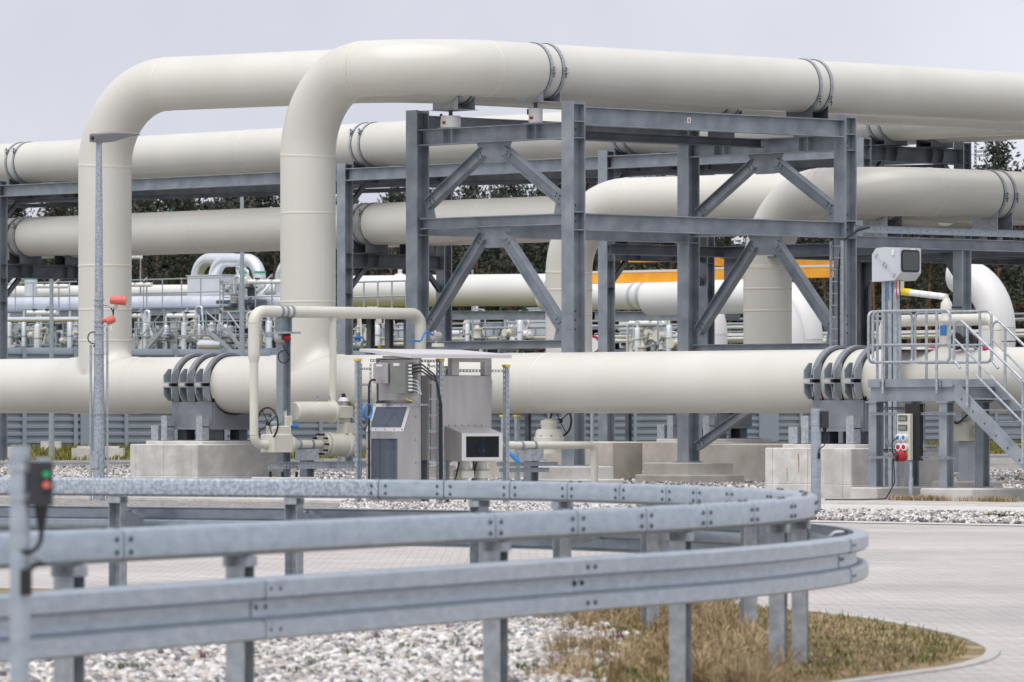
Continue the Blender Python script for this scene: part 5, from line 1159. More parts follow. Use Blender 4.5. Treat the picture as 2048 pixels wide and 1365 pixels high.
# pipe loop above the header at the right
OY = .1; zo = zon(641, xon(1870, OY), OY)
ol = thing('vent_loop', 'small cream pipe loop above the header behind the stair platform', 'pipe', (xon(1870, OY), OY, ZH+RH))
for k_, p in fillet([(xon(1768, OY), OY, ZH+.5), (xon(1768, OY), OY, zo), (xon(1992, OY), OY, zo), (xon(1992, OY), OY, ZH+.5)], .22, 8): MB().tube(p, .115, 20).build(k_, 'cream_small', ol)
MB().cyl((xon(1888, OY), OY, zo), (xon(1888, OY), OY, p1.z-.45), .09, 14).build('branch', 'cream_small', ol); MB().cyl((xon(1888, OY), OY, zo), (xon(1888, OY), OY, ZH+RH), .10, 14).build('branch', 'cream_small', ol)
MB().lathe((xon(1850, OY), OY-.3, ZH+RH-.03), Z, [(0, .55), (.03, .5), (.08, .2), (.1, .14)], 24).build('reinforcing_pad', 'cream', ol)
for px_, q, r, m_, nm, lab in ((1915, 683, .17, 'black', 'gauge', 'black round gauge above the header behind the stair rail'), (1940, 680, .13, 'black', 'gauge', 'smaller dark gauge right of the black round gauge'), (1794, 690, .075, 'red', 'hand_valve', 'small red valve knob behind the platform railing')):
    x_ = xon(px_, OY-.5); z_ = zon(q, x_, OY-.5); t = thing(nm, lab, nm.replace('_', ' '), (x_, OY-.5, z_)); MB().lathe((x_, OY-.5, z_), -YA, [(-.12, r*.6), (0, r), (.04, r), (.045, r*.85), (.03, r*.8)], 20).build('dial_case', m_, t); MB().cyl((x_, OY-.6, z_), (x_, OY-.2, z_-.25), .03, 8).build('stem', 'galv', t)
for px_, q0, q1, lab in ((1888, 650, 672, 'bright blue valve lever behind the platform railing'),): 
    x_ = xon(px_, OY-.4); o = MB().cbox(x_-.07, x_+.07, OY-.45, OY-.38, zon(q1, x_, OY-.4), zon(q0, x_, OY-.4), .015).obj('valve_lever', 'blue'); tag(o, lab, 'lever')
for px_, lab in ((1861, 'pink bung on the header behind the platform railing'), (1974, 'pink bung on the header beside the stair handrail')):
    x_ = xon(px_, OY-.3); z_ = zon(693, x_, OY-.3); o = MB().cyl((x_, OY-.3, z_-.06), (x_, OY-.3, z_+.05), .09, 14).obj('plastic_bung', 'pink'); tag(o, lab, 'bung')
# drain valve under the header at the right
uy = .35; ux = xon(1935, uy); uz = zon(862, ux, uy)
uv = thing('drain_valve', 'cream valve body under the header behind the stairs', 'valve', (ux, uy, uz-.4))
MB().cbox(ux-.24, ux+.24, uy-.25, uy+.25, uz-.2, uz+.2, .03).build('valve_body', 'cream_small', uv); MB().cyl((ux-.5, uy, uz), (ux+.55, uy, uz), .13, 18).build('pipe_section', 'cream_small', uv); MB().cyl((ux, uy, uz+.2), (ux, uy, ZH-RH+.02), .12, 16).build('neck', 'cream_small', uv); MB().cbox(ux-.13, ux+.13, uy-.13, uy+.13, .35, uz-.2, .01).build('support_post', 'box_back', uv)
MB().tube(smooth_path([(ux-.3, uy-.28, uz+.28), (ux, uy-.3, uz+.12), (ux+.3, uy-.28, uz+.34)], .15, 5), .018, 8).build('cable', 'black', uv)
block('concrete_block', 'small concrete block under the drain valve behind the stairs', ux-.5, ux+.5, uy-.5, uy+.5, .35, 'concrete')

# ladder and cable on the frame column
ly_ = FY1-.42; lx0, lx1 = xon(1662, ly_), xon(1684, ly_)
ld = thing('access_ladder', 'narrow galvanised ladder beside the right column of the tall frame', 'ladder', (lx0, ly_, ZH+RH))
z1_ = zon(482, lx0, ly_)
for x_ in (lx0, lx1): MB().chan((x_, ly_, 2.2), (x_, ly_, z1_), .06, .04, .005, up=YA).build('stile', 'galv', ld)
for k_ in range(15):
    z_ = 2.5+.27*k_
    if z_ < z1_-.05: MB().tube([(lx0, ly_, z_), (lx1, ly_, z_)], .016, 8).build('rung', 'galv', ld)
ctx = FX1+.32
ct = thing('cable_tray', 'pale perforated cable tray running right from the ladder column at mid height', 'cable tray', (ctx, FY1, 5.9))
MB().chan((ctx, yon(1711, ctx), zon(458, ctx, yon(1711, ctx))), (ctx, 30, zon(458, ctx, yon(1711, ctx))), .16, .10, .005).build('tray_side', 'rail_galv', ct)
zc_ = zon(458, ctx, yon(1711, ctx))
for k_ in range(40):
    y_ = yon(1718, ctx)+.22*k_; MB().cyl((ctx+.051, y_, zc_+(.02 if k_ % 2 else -.01)), (ctx+.054, y_, zc_+(.02 if k_ % 2 else -.01)), .014, 8).build('hole', 'box_black', ct)
o = MB().tube(smooth_path([(ctx+.06, yon(1735, ctx), zc_+.04), (ctx+.05, yon(1712, ctx), zc_-.04), (ctx-.1, yon(1690, ctx), zc_-.3), (ctx-.1, yon(1684, ctx), zc_-.9), (ctx-.1, yon(1684, ctx), 3.0)], .2, 6), .025, 8).obj('cable', 'black'); tag(o, 'black cable dropping from the cable tray along the ladder column', 'cable')
# strut gallows at the top right of the rack
yy_ = YB2+.2
sg = thing('strut_gallows', 'slotted strut bracket standing above the rear rack at the right edge, against the sky', 'bracket', (xon(1955, yy_), yy_, 8.0))
for px_ in (1951, 1973): x_ = xon(px_, yy_); MB().slots((x_, yy_, zon(335, x_, yy_)), (x_, yy_, zon(268, x_, yy_)), -YA, .07, .1, .05).build('upright', 'strut_galv', sg)
x_ = xon(1905, yy_); MB().slots((x_, yy_+.05, zon(281, x_, yy_)), (xon(2012, yy_), yy_+.05, zon(278, xon(2012, yy_), yy_)), -YA, .12, .12, .06).build('arm', 'frame_steel', sg)
for q in (306, 314): MB().slots((xon(1951, yy_), yy_, zon(q, x_, yy_)), (xon(1973, yy_), yy_, zon(q, x_, yy_)), -YA, .05, .07, .04).build('rung', 'frame_steel', sg)

# ---------------------------------------------------------------- control posts
def control_post(label, base, h, r, bw, bh, side, lights):
    b_ = Vector(base); t = thing('control_post', label, 'control post', b_)
    MB().cyl(b_-Z*.05, b_+Z*h, r, 24).build('pole', 'rail_galv', t); MB().cyl(b_+Z*h, b_+Z*(h+.012), r*.96, 24).build('pole_cap', 'galv', t)
    tow = (cam.location-b_); tow.z = 0; tow.normalize(); rt_ = Vector((CA, SA, 0))
    c = b_+rt_*(r+bw*.5)+tow*(r*.2)+Z*(h-bh*.5-side)
    bx = MB().obox(c, rt_, Z, bw, bw*1.1, bh).build('control_box', 'box_black', t)
    for dz in (bh*.36, -bh*.30): MB().ring(b_+Z*(c.z+dz), Z, r, r+.006, .02, 24).build('band', 'galv', t); MB().obox(b_+rt_*(r+.01)+Z*(c.z+dz), rt_, Z, .04, .05, .03).build('bracket', 'galv', t)
    MB().tube([c-Z*(bh*.5), c-Z*(bh*.5+.05), c-Z*(bh*.5+.09)], [bw*.33, bw*.24, bw*.12], 12).build('cable_gland', 'black', bx)
    e = c-Z*(bh*.5+.09); ee = b_+rt_*(r*.6)+tow*(r+.01)+Z*max(.1, (c.z-bh*2.1))
    MB().tube(smooth_path([e, e-Z*(bh*.7), ee+Z*.08, ee], .06, 5), .009, 8).build('cable', 'black', t); MB().obox(ee-Z*.02, tow, Z, .03, .04, .09).build('cable_clip', 'black', t)
    if lights:
        f = c+(tow*.8+rt_*.35).normalized()*0; fx = c+tow*(bw*.55)+rt_*(bw*.22)
        for dz, m_ in ((bh*.22, 'green'), (-bh*.02, 'siren_red')):
            MB().cyl(fx+Z*dz, fx+Z*dz+tow*.02, bw*.24, 16).build('button_collar', 'black', bx); MB().cyl(fx+Z*dz+tow*.0205, fx+Z*dz+tow*.035, bw*.17, 16).build('button', m_, bx)
        MB().obox(c+tow*(bw*.1)+rt_*(bw*.1)+Z*(bh*.5+.008), rt_, Z, bw*.7, bw*.7, .012).build('box_lid', 'galv', bx)
    return t
pz = at(40, 898, 20.); control_post('blurred grey post with a black push button box at the left front edge', (pz.x, pz.y, 0), pz.z, .036, .078, .155, .045, True)
pz = at(1632, 819, 92.); control_post('grey post with a small black box and hanging cable before the right concrete block', (pz.x, pz.y, 0), pz.z, .082, .12, .27, .03, False)
# ================================================================ METAL WALL BEHIND THE VERGE
WX, PW = -137., 3.25
wl = thing('metal_wall', 'long blue grey ribbed metal wall standing beyond the grass verge', 'wall', (WX, 60, 0))
def rib_panel(y0, y1):
    z = 0.05; prof = []; H = 5.0; p = .37
    while z < H-.2: prof += [(.0, z), (.0, z+.12), (.10, z+.18), (.10, z+.31)]; z += p
    prof.append((0, H)); vs = [(WX+a, y0, b_) for a, b_ in prof]+[(WX+a, y1, b_) for a, b_ in prof]; n = len(prof)
    return MB().add(vs, [(i, i+1, n+i+1, n+i) for i in range(n-1)])
pan = None; pst = None
for k_ in range(46):
    y0 = 28+PW*k_
    if pan is None:
        pan = rib_panel(y0+.08, y0+PW-.08).build('wall_panel', 'wall_metal', wl); pst = MB().ibeam((WX+.02, y0, 0), (WX+.02, y0, 5.08), .26, .24, .02, .012, up=XA).build('wall_post', 'wall_post', wl); base = y0
    else:
        for src in (pan, pst):
            c = src.copy(); col.objects.link(c); c.parent = wl; c.location = (0, y0-base, 0)
for px_ in (181, 1535): MB().box(WX+.12, WX+.16, yon(px_, WX)-.75, yon(px_, WX)+.75, .05, 4.9).build('door_leaf', 'wall_post', wl)
# concrete blocks on the verge
def verge_block(label, px0, px1, py0, py1, Y, m='concrete_pale', cap=True):
    a = at(px0, py1, Y); b_ = at(px1, py1, Y); h = at(px0, py0, Y).z; rt_ = Vector((CA, SA, 0)); L = (b_-a).length; c = (a+b_)/2
    t = thing('concrete_block', label, 'concrete block', (c.x, c.y, 0), 'concrete blocks on the verge')
    MB().obox(Vector((c.x, c.y, h/2-.05)), rt_, Z, L, L*.5, h+.1).build('block_body', m, t)
    if cap: MB().obox(Vector((c.x, c.y, h+.04)), rt_, Z, L*.8, L*.4, .08).build('block_cap', m, t)
verge_block('pale concrete block on the grass behind the lamp post', 145, 248, 897, 920, 212)
verge_block('concrete block on the verge at the left edge', -60, 36, 899, 926, 200)
verge_block('small concrete block close to the metal wall', 82, 122, 883, 898, 262, cap=False)

# ================================================================ PROCESS PLANT BEHIND THE WALL
BY = 125.
bx_ = lambda px: xon(px, BY)
def bz(py, px): return zon(py, xon(px, BY), BY)
def bpt(px, py, dy=0.): x = xon(px, BY+dy); return V(x, BY+dy, zon(py, x, BY+dy))
def bpipe(name, label, pts, rpx, m, dy=0., rad=None, bands=(), cat='pipe', n=24):
    P = [bpt(a, b_, dy) for a, b_ in pts]; r = rpx*depth(P[0].x, P[0].y)/FP; t = thing(name, label, cat, P[0])
    if len(P) > 2:
        for k_, q in fillet(P, rad or r*3, 10): MB().tube(q, r, n).build(k_, m, t)
    else: MB().tube(P, r, n).build('pipe_section', m, t)
    for (px, py, ax) in bands: MB().ring(bpt(px, py, dy), ax, r*.98, r*1.025, .12, n).build('green_band', 'clad_green', t)
    return t
bpipe('plant_pipe', 'silver clad pipe running behind the railing, in the far plant at left', [(-60, 611), (600, 606)], 15, 'cladding')
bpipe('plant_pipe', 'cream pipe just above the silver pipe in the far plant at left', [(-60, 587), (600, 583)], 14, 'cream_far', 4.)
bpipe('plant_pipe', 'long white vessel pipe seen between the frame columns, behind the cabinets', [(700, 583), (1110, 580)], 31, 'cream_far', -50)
bpipe('vent_pipe', 'silver gooseneck pipe bending right, leftmost in the far plant', [(394, 600), (394, 520), (470, 520)], 13, 'cladding', 6.)
bpipe('vent_pipe', 'silver gooseneck arch with green band in the far plant', [(429, 600), (429, 521), (519, 521), (519, 600)], 13, 'cladding', 2., bands=((519, 545, Z),))
bpipe('vent_pipe', 'thin silver standpipe with green band inside the arch', [(477, 600), (477, 526)], 5, 'cladding', 3., bands=((477, 546, Z),))
bpipe('vent_pipe', 'second thin silver standpipe with green band inside the arch', [(489, 600), (489, 530)], 4, 'cladding', 3., bands=((489, 546, Z),))
bpipe('vent_pipe', 'silver gooseneck half hidden by the front riser', [(562, 600), (562, 524), (620, 524)], 13, 'cladding', 3.)
bpipe('vent_pipe', 'white standpipe with green cap at the left edge of the far plant', [(62, 610), (62, 556)], 13, 'white_clad', 2., bands=((62, 558, Z),))
bpipe('vent_pipe', 'white sloping duct at the left edge of the far plant', [(22, 610), (22, 575), (60, 545)], 11, 'white_clad', 6.)
def bbox(name, label, cat, px0, px1, py0, py1, dp, m, dy=0., door=True, group=None):
    a = bpt(px0, py1, dy); b_ = bpt(px1, py0, dy); t = thing(name, label, cat, (a.x, a.y, a.z), group)
    MB().cbox(a.x, b_.x, BY+dy, BY+dy+dp, a.z, b_.z, .03).build('case', m, t)
    if door: MB().box(a.x+.12, b_.x-.12, BY+dy-.02, BY+dy-.003, a.z+.12, b_.z-.12).build('door', m, t)
    MB().box(a.x-.04, b_.x+.04, BY+dy-.05, BY+dy+dp+.05, b_.z, b_.z+.05).build('hood', m, t); return t
bbox('pipe_housing', 'white clad housing at the foot of the silver goosenecks', 'housing', 374, 442, 551, 592, 2, 'white_clad', 1., False)
for i_, (a, b_, q0, q1, m_, lb) in enumerate(((88, 106, 648, 688, 'box_back', 'grey control cabinet left of the lamp post in the far plant'), (112, 127, 648, 690, 'box_grey', 'paler control cabinet beside the lamp post in the far plant'), (14, 24, 640, 688, 'box_grey', 'tall grey cabinet at the left edge of the far plant'), (462, 484, 658, 700, 'box_black', 'dark cabinet with a white label behind the stairs of the far plant'), (772, 794, 650, 684, 'box_grey', 'grey cabinet seen left of the frame column'), (797, 810, 648, 684, 'box_grey', 'narrow cabinet half behind the frame column'), (965, 984, 651, 682, 'box_grey', 'grey cabinet between the frame braces'), (989, 1004, 651, 682, 'box_back', 'second grey cabinet between the frame braces'), (1056, 1094, 617, 682, 'box_grey', 'tall white cabinet behind the right frame brace'), (1237, 1248, 635, 658, 'label_white', 'white box high in the far plant right of the frame'), (54, 84, 660, 700, 'box_black', 'dark cabinet low at the left in the far plant'))):
    bbox('control_cabinet', lb, 'cabinet', a, b_, q0, q1, 1.0, m_, -1., group='cabinets of the far plant')
bw = bbox('window_cabinet', 'grey cabinet with a dark window beside the red ringed sign', 'cabinet', 1238, 1258, 661, 697, 1., 'box_grey', -1., False)
a = bpt(1243, 692, -1.1); b_ = bpt(1255, 666, -1.1); MB().box(a.x, b_.x, a.y-.03, a.y, a.z, b_.z).build('window', 'black', bw)
def blight(label, px0, px1, py):
    a = bpt(px0, py, -3); b_ = bpt(px1, py, -3); t = thing('tube_lamp', label, 'lamp', a, 'tube lamps of the far plant'); MB().tube([a, b_], .13, 10).build('lamp_tube', 'label_white', t)
    for k_ in (.25, .7): p = a.lerp(b_, k_); MB().box(p.x-.05, p.x+.05, p.y-.2, p.y+.1, p.z+.12, p.z+.22).build('clip', 'box_black', t)
    m_ = a.lerp(b_, .5); MB().tube([m_+Z*.1, m_+V(.0, .4, .4), V(m_.x, m_.y+.4, m_.z-2.2)], .05, 8).build('lamp_stand', 'galv', t)
for a, b_, q, lb in ((76, 138, 573, 'white tube lamp left of the lamp post, upper'), (262, 303, 570, 'white tube lamp right of the left riser'), (500, 566, 564, 'white tube lamp left of the front riser'), (56, 114, 626, 'lower white tube lamp at the left'), (336, 392, 632, 'white tube lamp below the far deck'), (262, 283, 632, 'short white tube lamp low beside the left riser'), (1260, 1322, 647, 'white tube lamp right of the frame column'), (258, 282, 514, 'white tube lamp high beside the left riser')): blight(lb, a, b_, q)
# decks with railings
def deck(label, px0, px1, py_deck, py_rail, nposts, dy=0., thick=14, m='frame_steel'):
    a = bpt(px0, py_deck, dy); b_ = bpt(px1, py_deck, dy); zr = bpt(px0, py_rail, dy).z; t = thing('plant_deck', label, 'platform', a)
    zk = thick*depth(a.x, a.y)/FP; MB().box(a.x, b_.x, a.y, a.y+2.2, a.z-.08, a.z).build('deck_plate', 'wall_post', t); MB().chan((a.x, a.y-.05, a.z-.08-zk/2), (b_.x, a.y-.05, a.z-.08-zk/2), zk, .12, .02).build('deck_beam', m, t)
    for z in (zr, (zr+a.z)/2): MB().tube([(a.x, a.y, z), (b_.x, a.y, z)], .035, 8).build('railing', 'galv', t)
    for k_ in range(nposts): x = a.x+(b_.x-a.x)*k_/(nposts-1); MB().tube([(x, a.y, a.z), (x, a.y, zr)], .035, 8).build('railing_post', 'galv', t)
    for k_ in range(3):
        x = a.x+(b_.x-a.x)*(k_+.5)/3; MB().ibeam((x, a.y+.6, 0), (x, a.y+.6, a.z-.09), .25, .25, up=YA).build('leg', 'frame_dark', t)
deck('upper deck with railing in front of the silver pipe in the far plant', -40, 440, 622, 569, 14, -2.)
deck('upper deck with railing right of the silver goosenecks', 446, 610, 622, 569, 6, -2.)
deck('lower deck with railing at the left edge of the far plant', -40, 160, 690, 650, 7, -3., 8)
deck('lower deck with railings left of the front riser', 270, 610, 700, 646, 9, -3.5, 8)
deck('railed deck in front of the white vessel behind the cabinets', 700, 812, 625, 565, 5, -58., 6)
deck('lower deck behind the canopy', 700, 1110, 694, 660, 12, -2., 6)
deck('low deck in the far plant seen right of the tallest frame column', 1190, 1500, 700, 668, 9, -2., 6)
def bstair(label, px0, py0, px1, py1, dy=-4.2):
    t = thing('plant_stair', label, 'stairs', bpt(px0, py0, dy))
    for o in (0, 1.0):
        a, b_ = bpt(px0, py0, dy+o), bpt(px1, py1, dy+o); MB().obox((a+b_)/2, b_-a, Z, (b_-a).length, .06, .22).build('stringer', 'galv', t); MB().tube([a+Z*1.0, b_+Z*1.0], .035, 8).build('handrail', 'galv', t)
        for k_ in (0, .5, 1): p = a.lerp(b_, k_); MB().tube([p, p+Z*1.0], .035, 8).build('handrail_post', 'galv', t)
    for k_ in range(9):
        p = bpt(px0, py0, dy).lerp(bpt(px1, py1, dy), (k_+.5)/9); MB().box(p.x-.13, p.x+.13, p.y, p.y+1.0, p.z-.02, p.z+.02).build('tread', 'galv', t)
bstair('galvanised stair of the far plant rising to the right beside the left riser', 285, 706, 328, 656); bstair('galvanised stair of the far plant descending to the right', 412, 660, 470, 708); bstair('short stair of the far plant right of the dark cabinet', 455, 660, 488, 706, -5.5)
# far equipment clusters: valves, actuators, instruments
rs = random.Random(4)
def cluster(label, px0, px1, py0, py1, n, dy=-2.5):
    c = bpt((px0+px1)/2, py1, dy); t = thing('valve_skid', label, 'valve skid', c)
    a0 = bpt(px0, py1, dy); a1 = bpt(px1, py0, dy); MB().box(a0.x, a1.x, a0.y-.3, a0.y+.5, a0.z-.35, a0.z-.15).build('skid_beam', 'frame_dark', t)
    for k_ in range(int(n*1.7)):
        p = bpt(rs.uniform(px0, px1), rs.uniform(py0, py1), dy+rs.uniform(-.6, .6)); m_ = rs.choice(['cream_small']*4+['label_white']*2+['galv', 'galv', 'box_black', 'box_back', 'stainless', 'cream_small', 'yellow' if k_ % 9 == 5 else 'galv', 'blue' if k_ % 9 == 4 else 'cream_small']); r = rs.uniform(.13, .34); ax = rs.choice((XA, Z, YA, Z))
        MB().lathe(p-ax*r, ax, [(0, r*.5), (.0, r), (.12*r, r), (.14*r, r*.7), (1.5*r, r*.75), (1.52*r, r*1.05), (1.8*r, r*1.05), (1.85*r, r*.4), (2.3*r, r*.3)], 12).build('valve', m_, t)
        if k_ % 3 == 0: MB().tube(smooth_path([p, p+ax*rs.uniform(.8, 1.4), p+ax*1.2+XA*rs.uniform(-1.2, 1.2), V(p.x+rs.uniform(-1, 1), p.y, p.z-1.5)], .15, 3), rs.uniform(.04, .1), 8).build('tubing', rs.choice(['cream_small', 'galv', 'cladding']), t)
    for k_ in range(max(2, n//6)):
        p = bpt(rs.uniform(px0, px1), py1, dy); MB().ibeam(p-Z*.4, V(p.x, p.y, bpt(px0, py0, dy).z), .16, .16, .012, .01, up=YA).build('skid_post', 'box_back', t)
cluster('cream valves and tubing at the left edge of the far plant', 20, 160, 655, 706, 26); cluster('pale valves and instruments beside the left riser', 270, 372, 660, 706, 24); cluster('cream valves and a silver drum under the far deck', 374, 456, 655, 706, 22); cluster('valves and blue capped instruments left of the valve loop', 486, 560, 655, 706, 20)
cluster('instruments seen behind the canopy, left of the frame column', 705, 775, 655, 692, 16); cluster('small instruments between the frame braces', 925, 962, 650, 690, 10); cluster('instruments right of the frame brace', 1008, 1056, 660, 690, 9); cluster('pale valves right of the tallest frame column', 1262, 1355, 664, 704, 30); cluster('white fittings behind the second riser', 1590, 1650, 668, 700, 8); cluster('valve tops on the cream pipe of the far plant', 440, 520, 560, 596, 8, -1)
bpipe('plant_pipe', 'short silver drum lying under the far deck', [(402, 690), (446, 690)], 10, 'cladding', -4.)
bpipe('plant_pipe', 'thin silver pipe low in the far plant between the frame braces', [(880, 694), (1110, 692)], 6, 'cladding', -4.)
for i_, (a, b_, q, r_, m_, dy_, lb) in enumerate(((-40, 165, 640, 5, 'cladding', -5, 'thin silver pipe below the upper deck at the left edge'), (270, 600, 652, 4, 'white_clad', -1, 'thin white pipe low between the two risers'), (270, 600, 676, 6, 'cladding', 1, 'silver pipe low between the two risers'), (-40, 160, 668, 6, 'white_clad', 1, 'white pipe low at the left edge of the far plant'), (700, 1100, 668, 6, 'white_clad', 2, 'white pipe low behind the cabinets in the far plant'), (1180, 1680, 680, 7, 'white_clad', 2, 'white pipe low behind the right frame bay'), (1180, 1500, 655, 5, 'cladding', 3, 'thin silver pipe behind the pale valves'))):
    bpipe('plant_pipe', lb, [(a, q), (b_, q-1)], r_, m_, dy_)
for i_, (a, b_, q0, q1, m_, lb) in enumerate(((30, 42, 648, 690, 'box_back', 'second grey cabinet from the left edge in the far plant'), (132, 152, 652, 696, 'box_grey', 'grey cabinet hidden partly by the left riser'), (272, 280, 645, 700, 'box_back', 'narrow grey upright cabinet right of the left riser'), (306, 322, 655, 690, 'box_grey', 'light grey box beside the far stair'), (340, 358, 640, 672, 'label_white', 'white box on the far stair landing'), (500, 520, 650, 690, 'box_grey', 'light grey cabinet behind the far lamp pole'), (528, 545, 655, 705, 'box_back', 'grey cabinet left of the front riser'), (725, 745, 655, 690, 'box_grey', 'light grey cabinet left of the canopy in the far plant'), (1015, 1035, 640, 680, 'box_grey', 'light cabinet right of the frame apex'), (1300, 1320, 660, 690, 'box_grey', 'light grey cabinet among the pale valves'))):
    bbox('control_cabinet', lb, 'cabinet', a, b_, q0, q1, 1.0, m_, -1.6, group='cabinets of the far plant')
sr = thing('plant_steelwork', 'blue grey post frame under the far decks between and left of the risers', 'steelwork', bpt(280, 712, -1.2))
for px_ in list(range(-20, 160, 24))+list(range(275, 600, 22)): MB().ibeam(V(bx_(px_), BY-1.2, 0), V(bx_(px_), BY-1.2, bz(640, px_)), .2, .2, .015, .012, up=YA).build('post', 'wall_post', sr)
for a, b_ in ((-30, 160), (270, 600)):
    for q in (641, 708): MB().ibeam(V(bx_(a), BY-1.2, bz(q, a)), V(bx_(b_), BY-1.2, bz(q, a)), .22, .2).build('girt', 'wall_post', sr)
for i_, (px_, q0, q1, r_, m_, lb) in enumerate(((18, 644, 704, 6, 'white_clad', 'slim white vessel at the left edge of the far plant'), (48, 640, 706, 5, 'cladding', 'silver upright vessel left of the far lamp pole'), (75, 648, 706, 7, 'white_clad', 'white upright vessel beside the grey control cabinet'), (140, 640, 706, 6, 'cladding', 'silver upright vessel next to the left riser'), (290, 646, 706, 5, 'white_clad', 'white upright vessel just right of the left riser'), (332, 650, 706, 7, 'cladding', 'silver upright vessel below the far tube lamp'), (368, 644, 706, 6, 'white_clad', 'white upright vessel under the goosenecks'), (398, 648, 706, 5, 'cladding', 'silver upright vessel under the gooseneck arch'), (440, 646, 706, 6, 'white_clad', 'white upright vessel left of the far pole'), (508, 646, 706, 6, 'white_clad', 'white upright vessel right of the far pole'), (538, 640, 706, 7, 'cladding', 'silver upright vessel beside the front riser'), (755, 650, 692, 6, 'white_clad', 'white upright vessel behind the canopy'), (935, 648, 690, 5, 'white_clad', 'white upright vessel between the braces'), (1040, 640, 690, 6, 'cladding', 'silver upright vessel beside the tall white cabinet'), (1275, 655, 704, 6, 'white_clad', 'white upright vessel right of the window cabinet'), (1338, 650, 704, 6, 'cladding', 'silver upright vessel left of the back column'))):
    c = bpt(px_, q1, -3.2); zt_ = bpt(px_, q0, -3.2).z; r = r_*depth(c.x, c.y)/FP; t = thing('plant_vessel', lb, 'vessel', c, 'upright vessels of the far plant')
    MB().lathe(c, Z, [(0, r), (zt_-c.z-r*.6, r), (zt_-c.z-r*.25, r*.8), (zt_-c.z, r*.25)], 16).build('shell', m_, t); MB().cyl((c.x, c.y, zt_-.02), (c.x, c.y, zt_+.5), .07, 8).build('nozzle', m_, t); MB().ring(c+Z*((zt_-c.z)*.5), Z, r*.99, r*1.06, .08, 16).build('band', 'galv', t)
# far girders
for a, b_, q, lb in ((905, 1110, 631, 'grey girder under the white vessel behind the frame braces'), (1190, 1480, 632, 'grey girder under the far cream pipe right of the tallest column')):
    t = MB().ibeam(bpt(a, q, -50), bpt(b_, q, -50), .36, .3); o = t.obj('girder', 'frame_steel'); tag(o, lb, 'girder')
for px_, lb in ((945, 'thin lightning rod between the frame braces'), (1316, 'thin rod above the pale valves')):
    o = MB().tube([bpt(px_, 690, -20), bpt(px_, 540, -20)], .05, 8).obj('lightning_rod', 'galv'); tag(o, lb, 'rod')
for px_, lb, q in ((103, 'grey lamp pole left of the lamp post, in the distance', 545), (484, 'grey lamp pole left of the front riser, in the distance', 390)):
    p = at(px_, 700, 210); t = thing('far_pole', lb, 'pole', (p.x, p.y, 0)); zt_ = at(px_, q, 210).z
    MB().tube([(p.x, p.y, 0), (p.x, p.y, zt_)], [.11, .07], 14).build('pole', 'spangle', t); MB().cyl((p.x, p.y, zt_), (p.x, p.y, zt_+.02), .075, 14).build('pole_cap', 'galv', t)
# dome with neck on the vessel
t = thing('vessel_dome', 'white dome with a neck on top of the far vessel', 'dome', bpt(800, 552, -50)); MB().lathe(bpt(800, 560, -50), Z, [(0, .42), (.12, .36), (.22, .2), (.26, .09), (.7, .09), (.7, .12), (.76, .12)], 20).build('shell', 'cream_far', t)
# ---------------------------------------------------------------- cream pipes that turn down behind the frame
def down_pipe(label, pxr, py_top, Y, dpx, px_left, extra_clamp=None):
    """horizontal along x, elbow down; pxr = right outer edge"""
    r = dpx/2*Y/FP; p = at(pxr-dpx/2, py_top+dpx/2, Y); x0 = xon(px_left, p.y); t = thing('down_pipe', label, 'pipe', (p.x, p.y, 0), 'cream pipes turning down behind the frame')
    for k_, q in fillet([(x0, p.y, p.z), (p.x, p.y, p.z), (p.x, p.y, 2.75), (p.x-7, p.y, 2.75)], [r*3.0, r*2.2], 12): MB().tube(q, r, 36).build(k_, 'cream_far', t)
    MB().ring((p.x, p.y, p.z-r*3), Z, r*.99, r*1.012, .05, 36).build('weld_seam', 'seam', t)
    if extra_clamp:
        for px_ in extra_clamp: MB().ring((xon(px_, p.y), p.y, p.z), XA, r*.99, r*1.03, .16, 36).build('band', 'box_back', t)
    return t
down_pipe('far cream pipe with two grey bands, turning down behind the back frame column', 1455, 562, 215, 54, 1090, (1274, 1291))
down_pipe('cream pipe turning down just right of the second riser', 1612, 560, 200, 66, 1300)
down_pipe('cream pipe turning down behind the ladder, furthest right of the three', 1646, 553, 218, 64, 1420)
down_pipe('cream pipe turning down behind the stairs at the right edge', 2031, 514, 185, 72, 1925)
# ---------------------------------------------------------------- stacked orange formwork beams
def orange(label, p, q, h=.42, w_=.3):
    t = thing('formwork_beam', label, 'timber beam', p, 'orange formwork beams behind the frame'); p = Vector(p); q = Vector(q)
    MB().obox((p+q)/2, q-p, Z, (q-p).length, w_, h).build('timber', 'orange_wood', t); MB().obox((p+q)/2+Z*(h/2+.05), q-p, Z, (q-p).length*1.02, w_*1.1, .09).build('pale_edge', 'plank_edge', t)
OYp = 70.; f_ = lambda px, py, d_=0.: V(xon(px, OYp+d_), OYp+d_, zon(py, xon(px, OYp+d_), OYp+d_))
orange('lower orange formwork beam left of the back frame column', f_(1165, 558), f_(1368, 554), .38)
orange('thin upper orange beam left of the back frame column', f_(1245, 521, 2), f_(1372, 520, 2), .16, .2)
orange('lower orange formwork beam right of the back frame column', f_(1425, 550), f_(1672, 545), .38)
xo = xon(1548, OYp+4.); p0 = V(xo, yon(1425, xo), zon(519, xo, OYp)); orange('upper orange formwork beam right of the back frame column', p0, V(xo, yon(1670, xo), p0.z), .48)
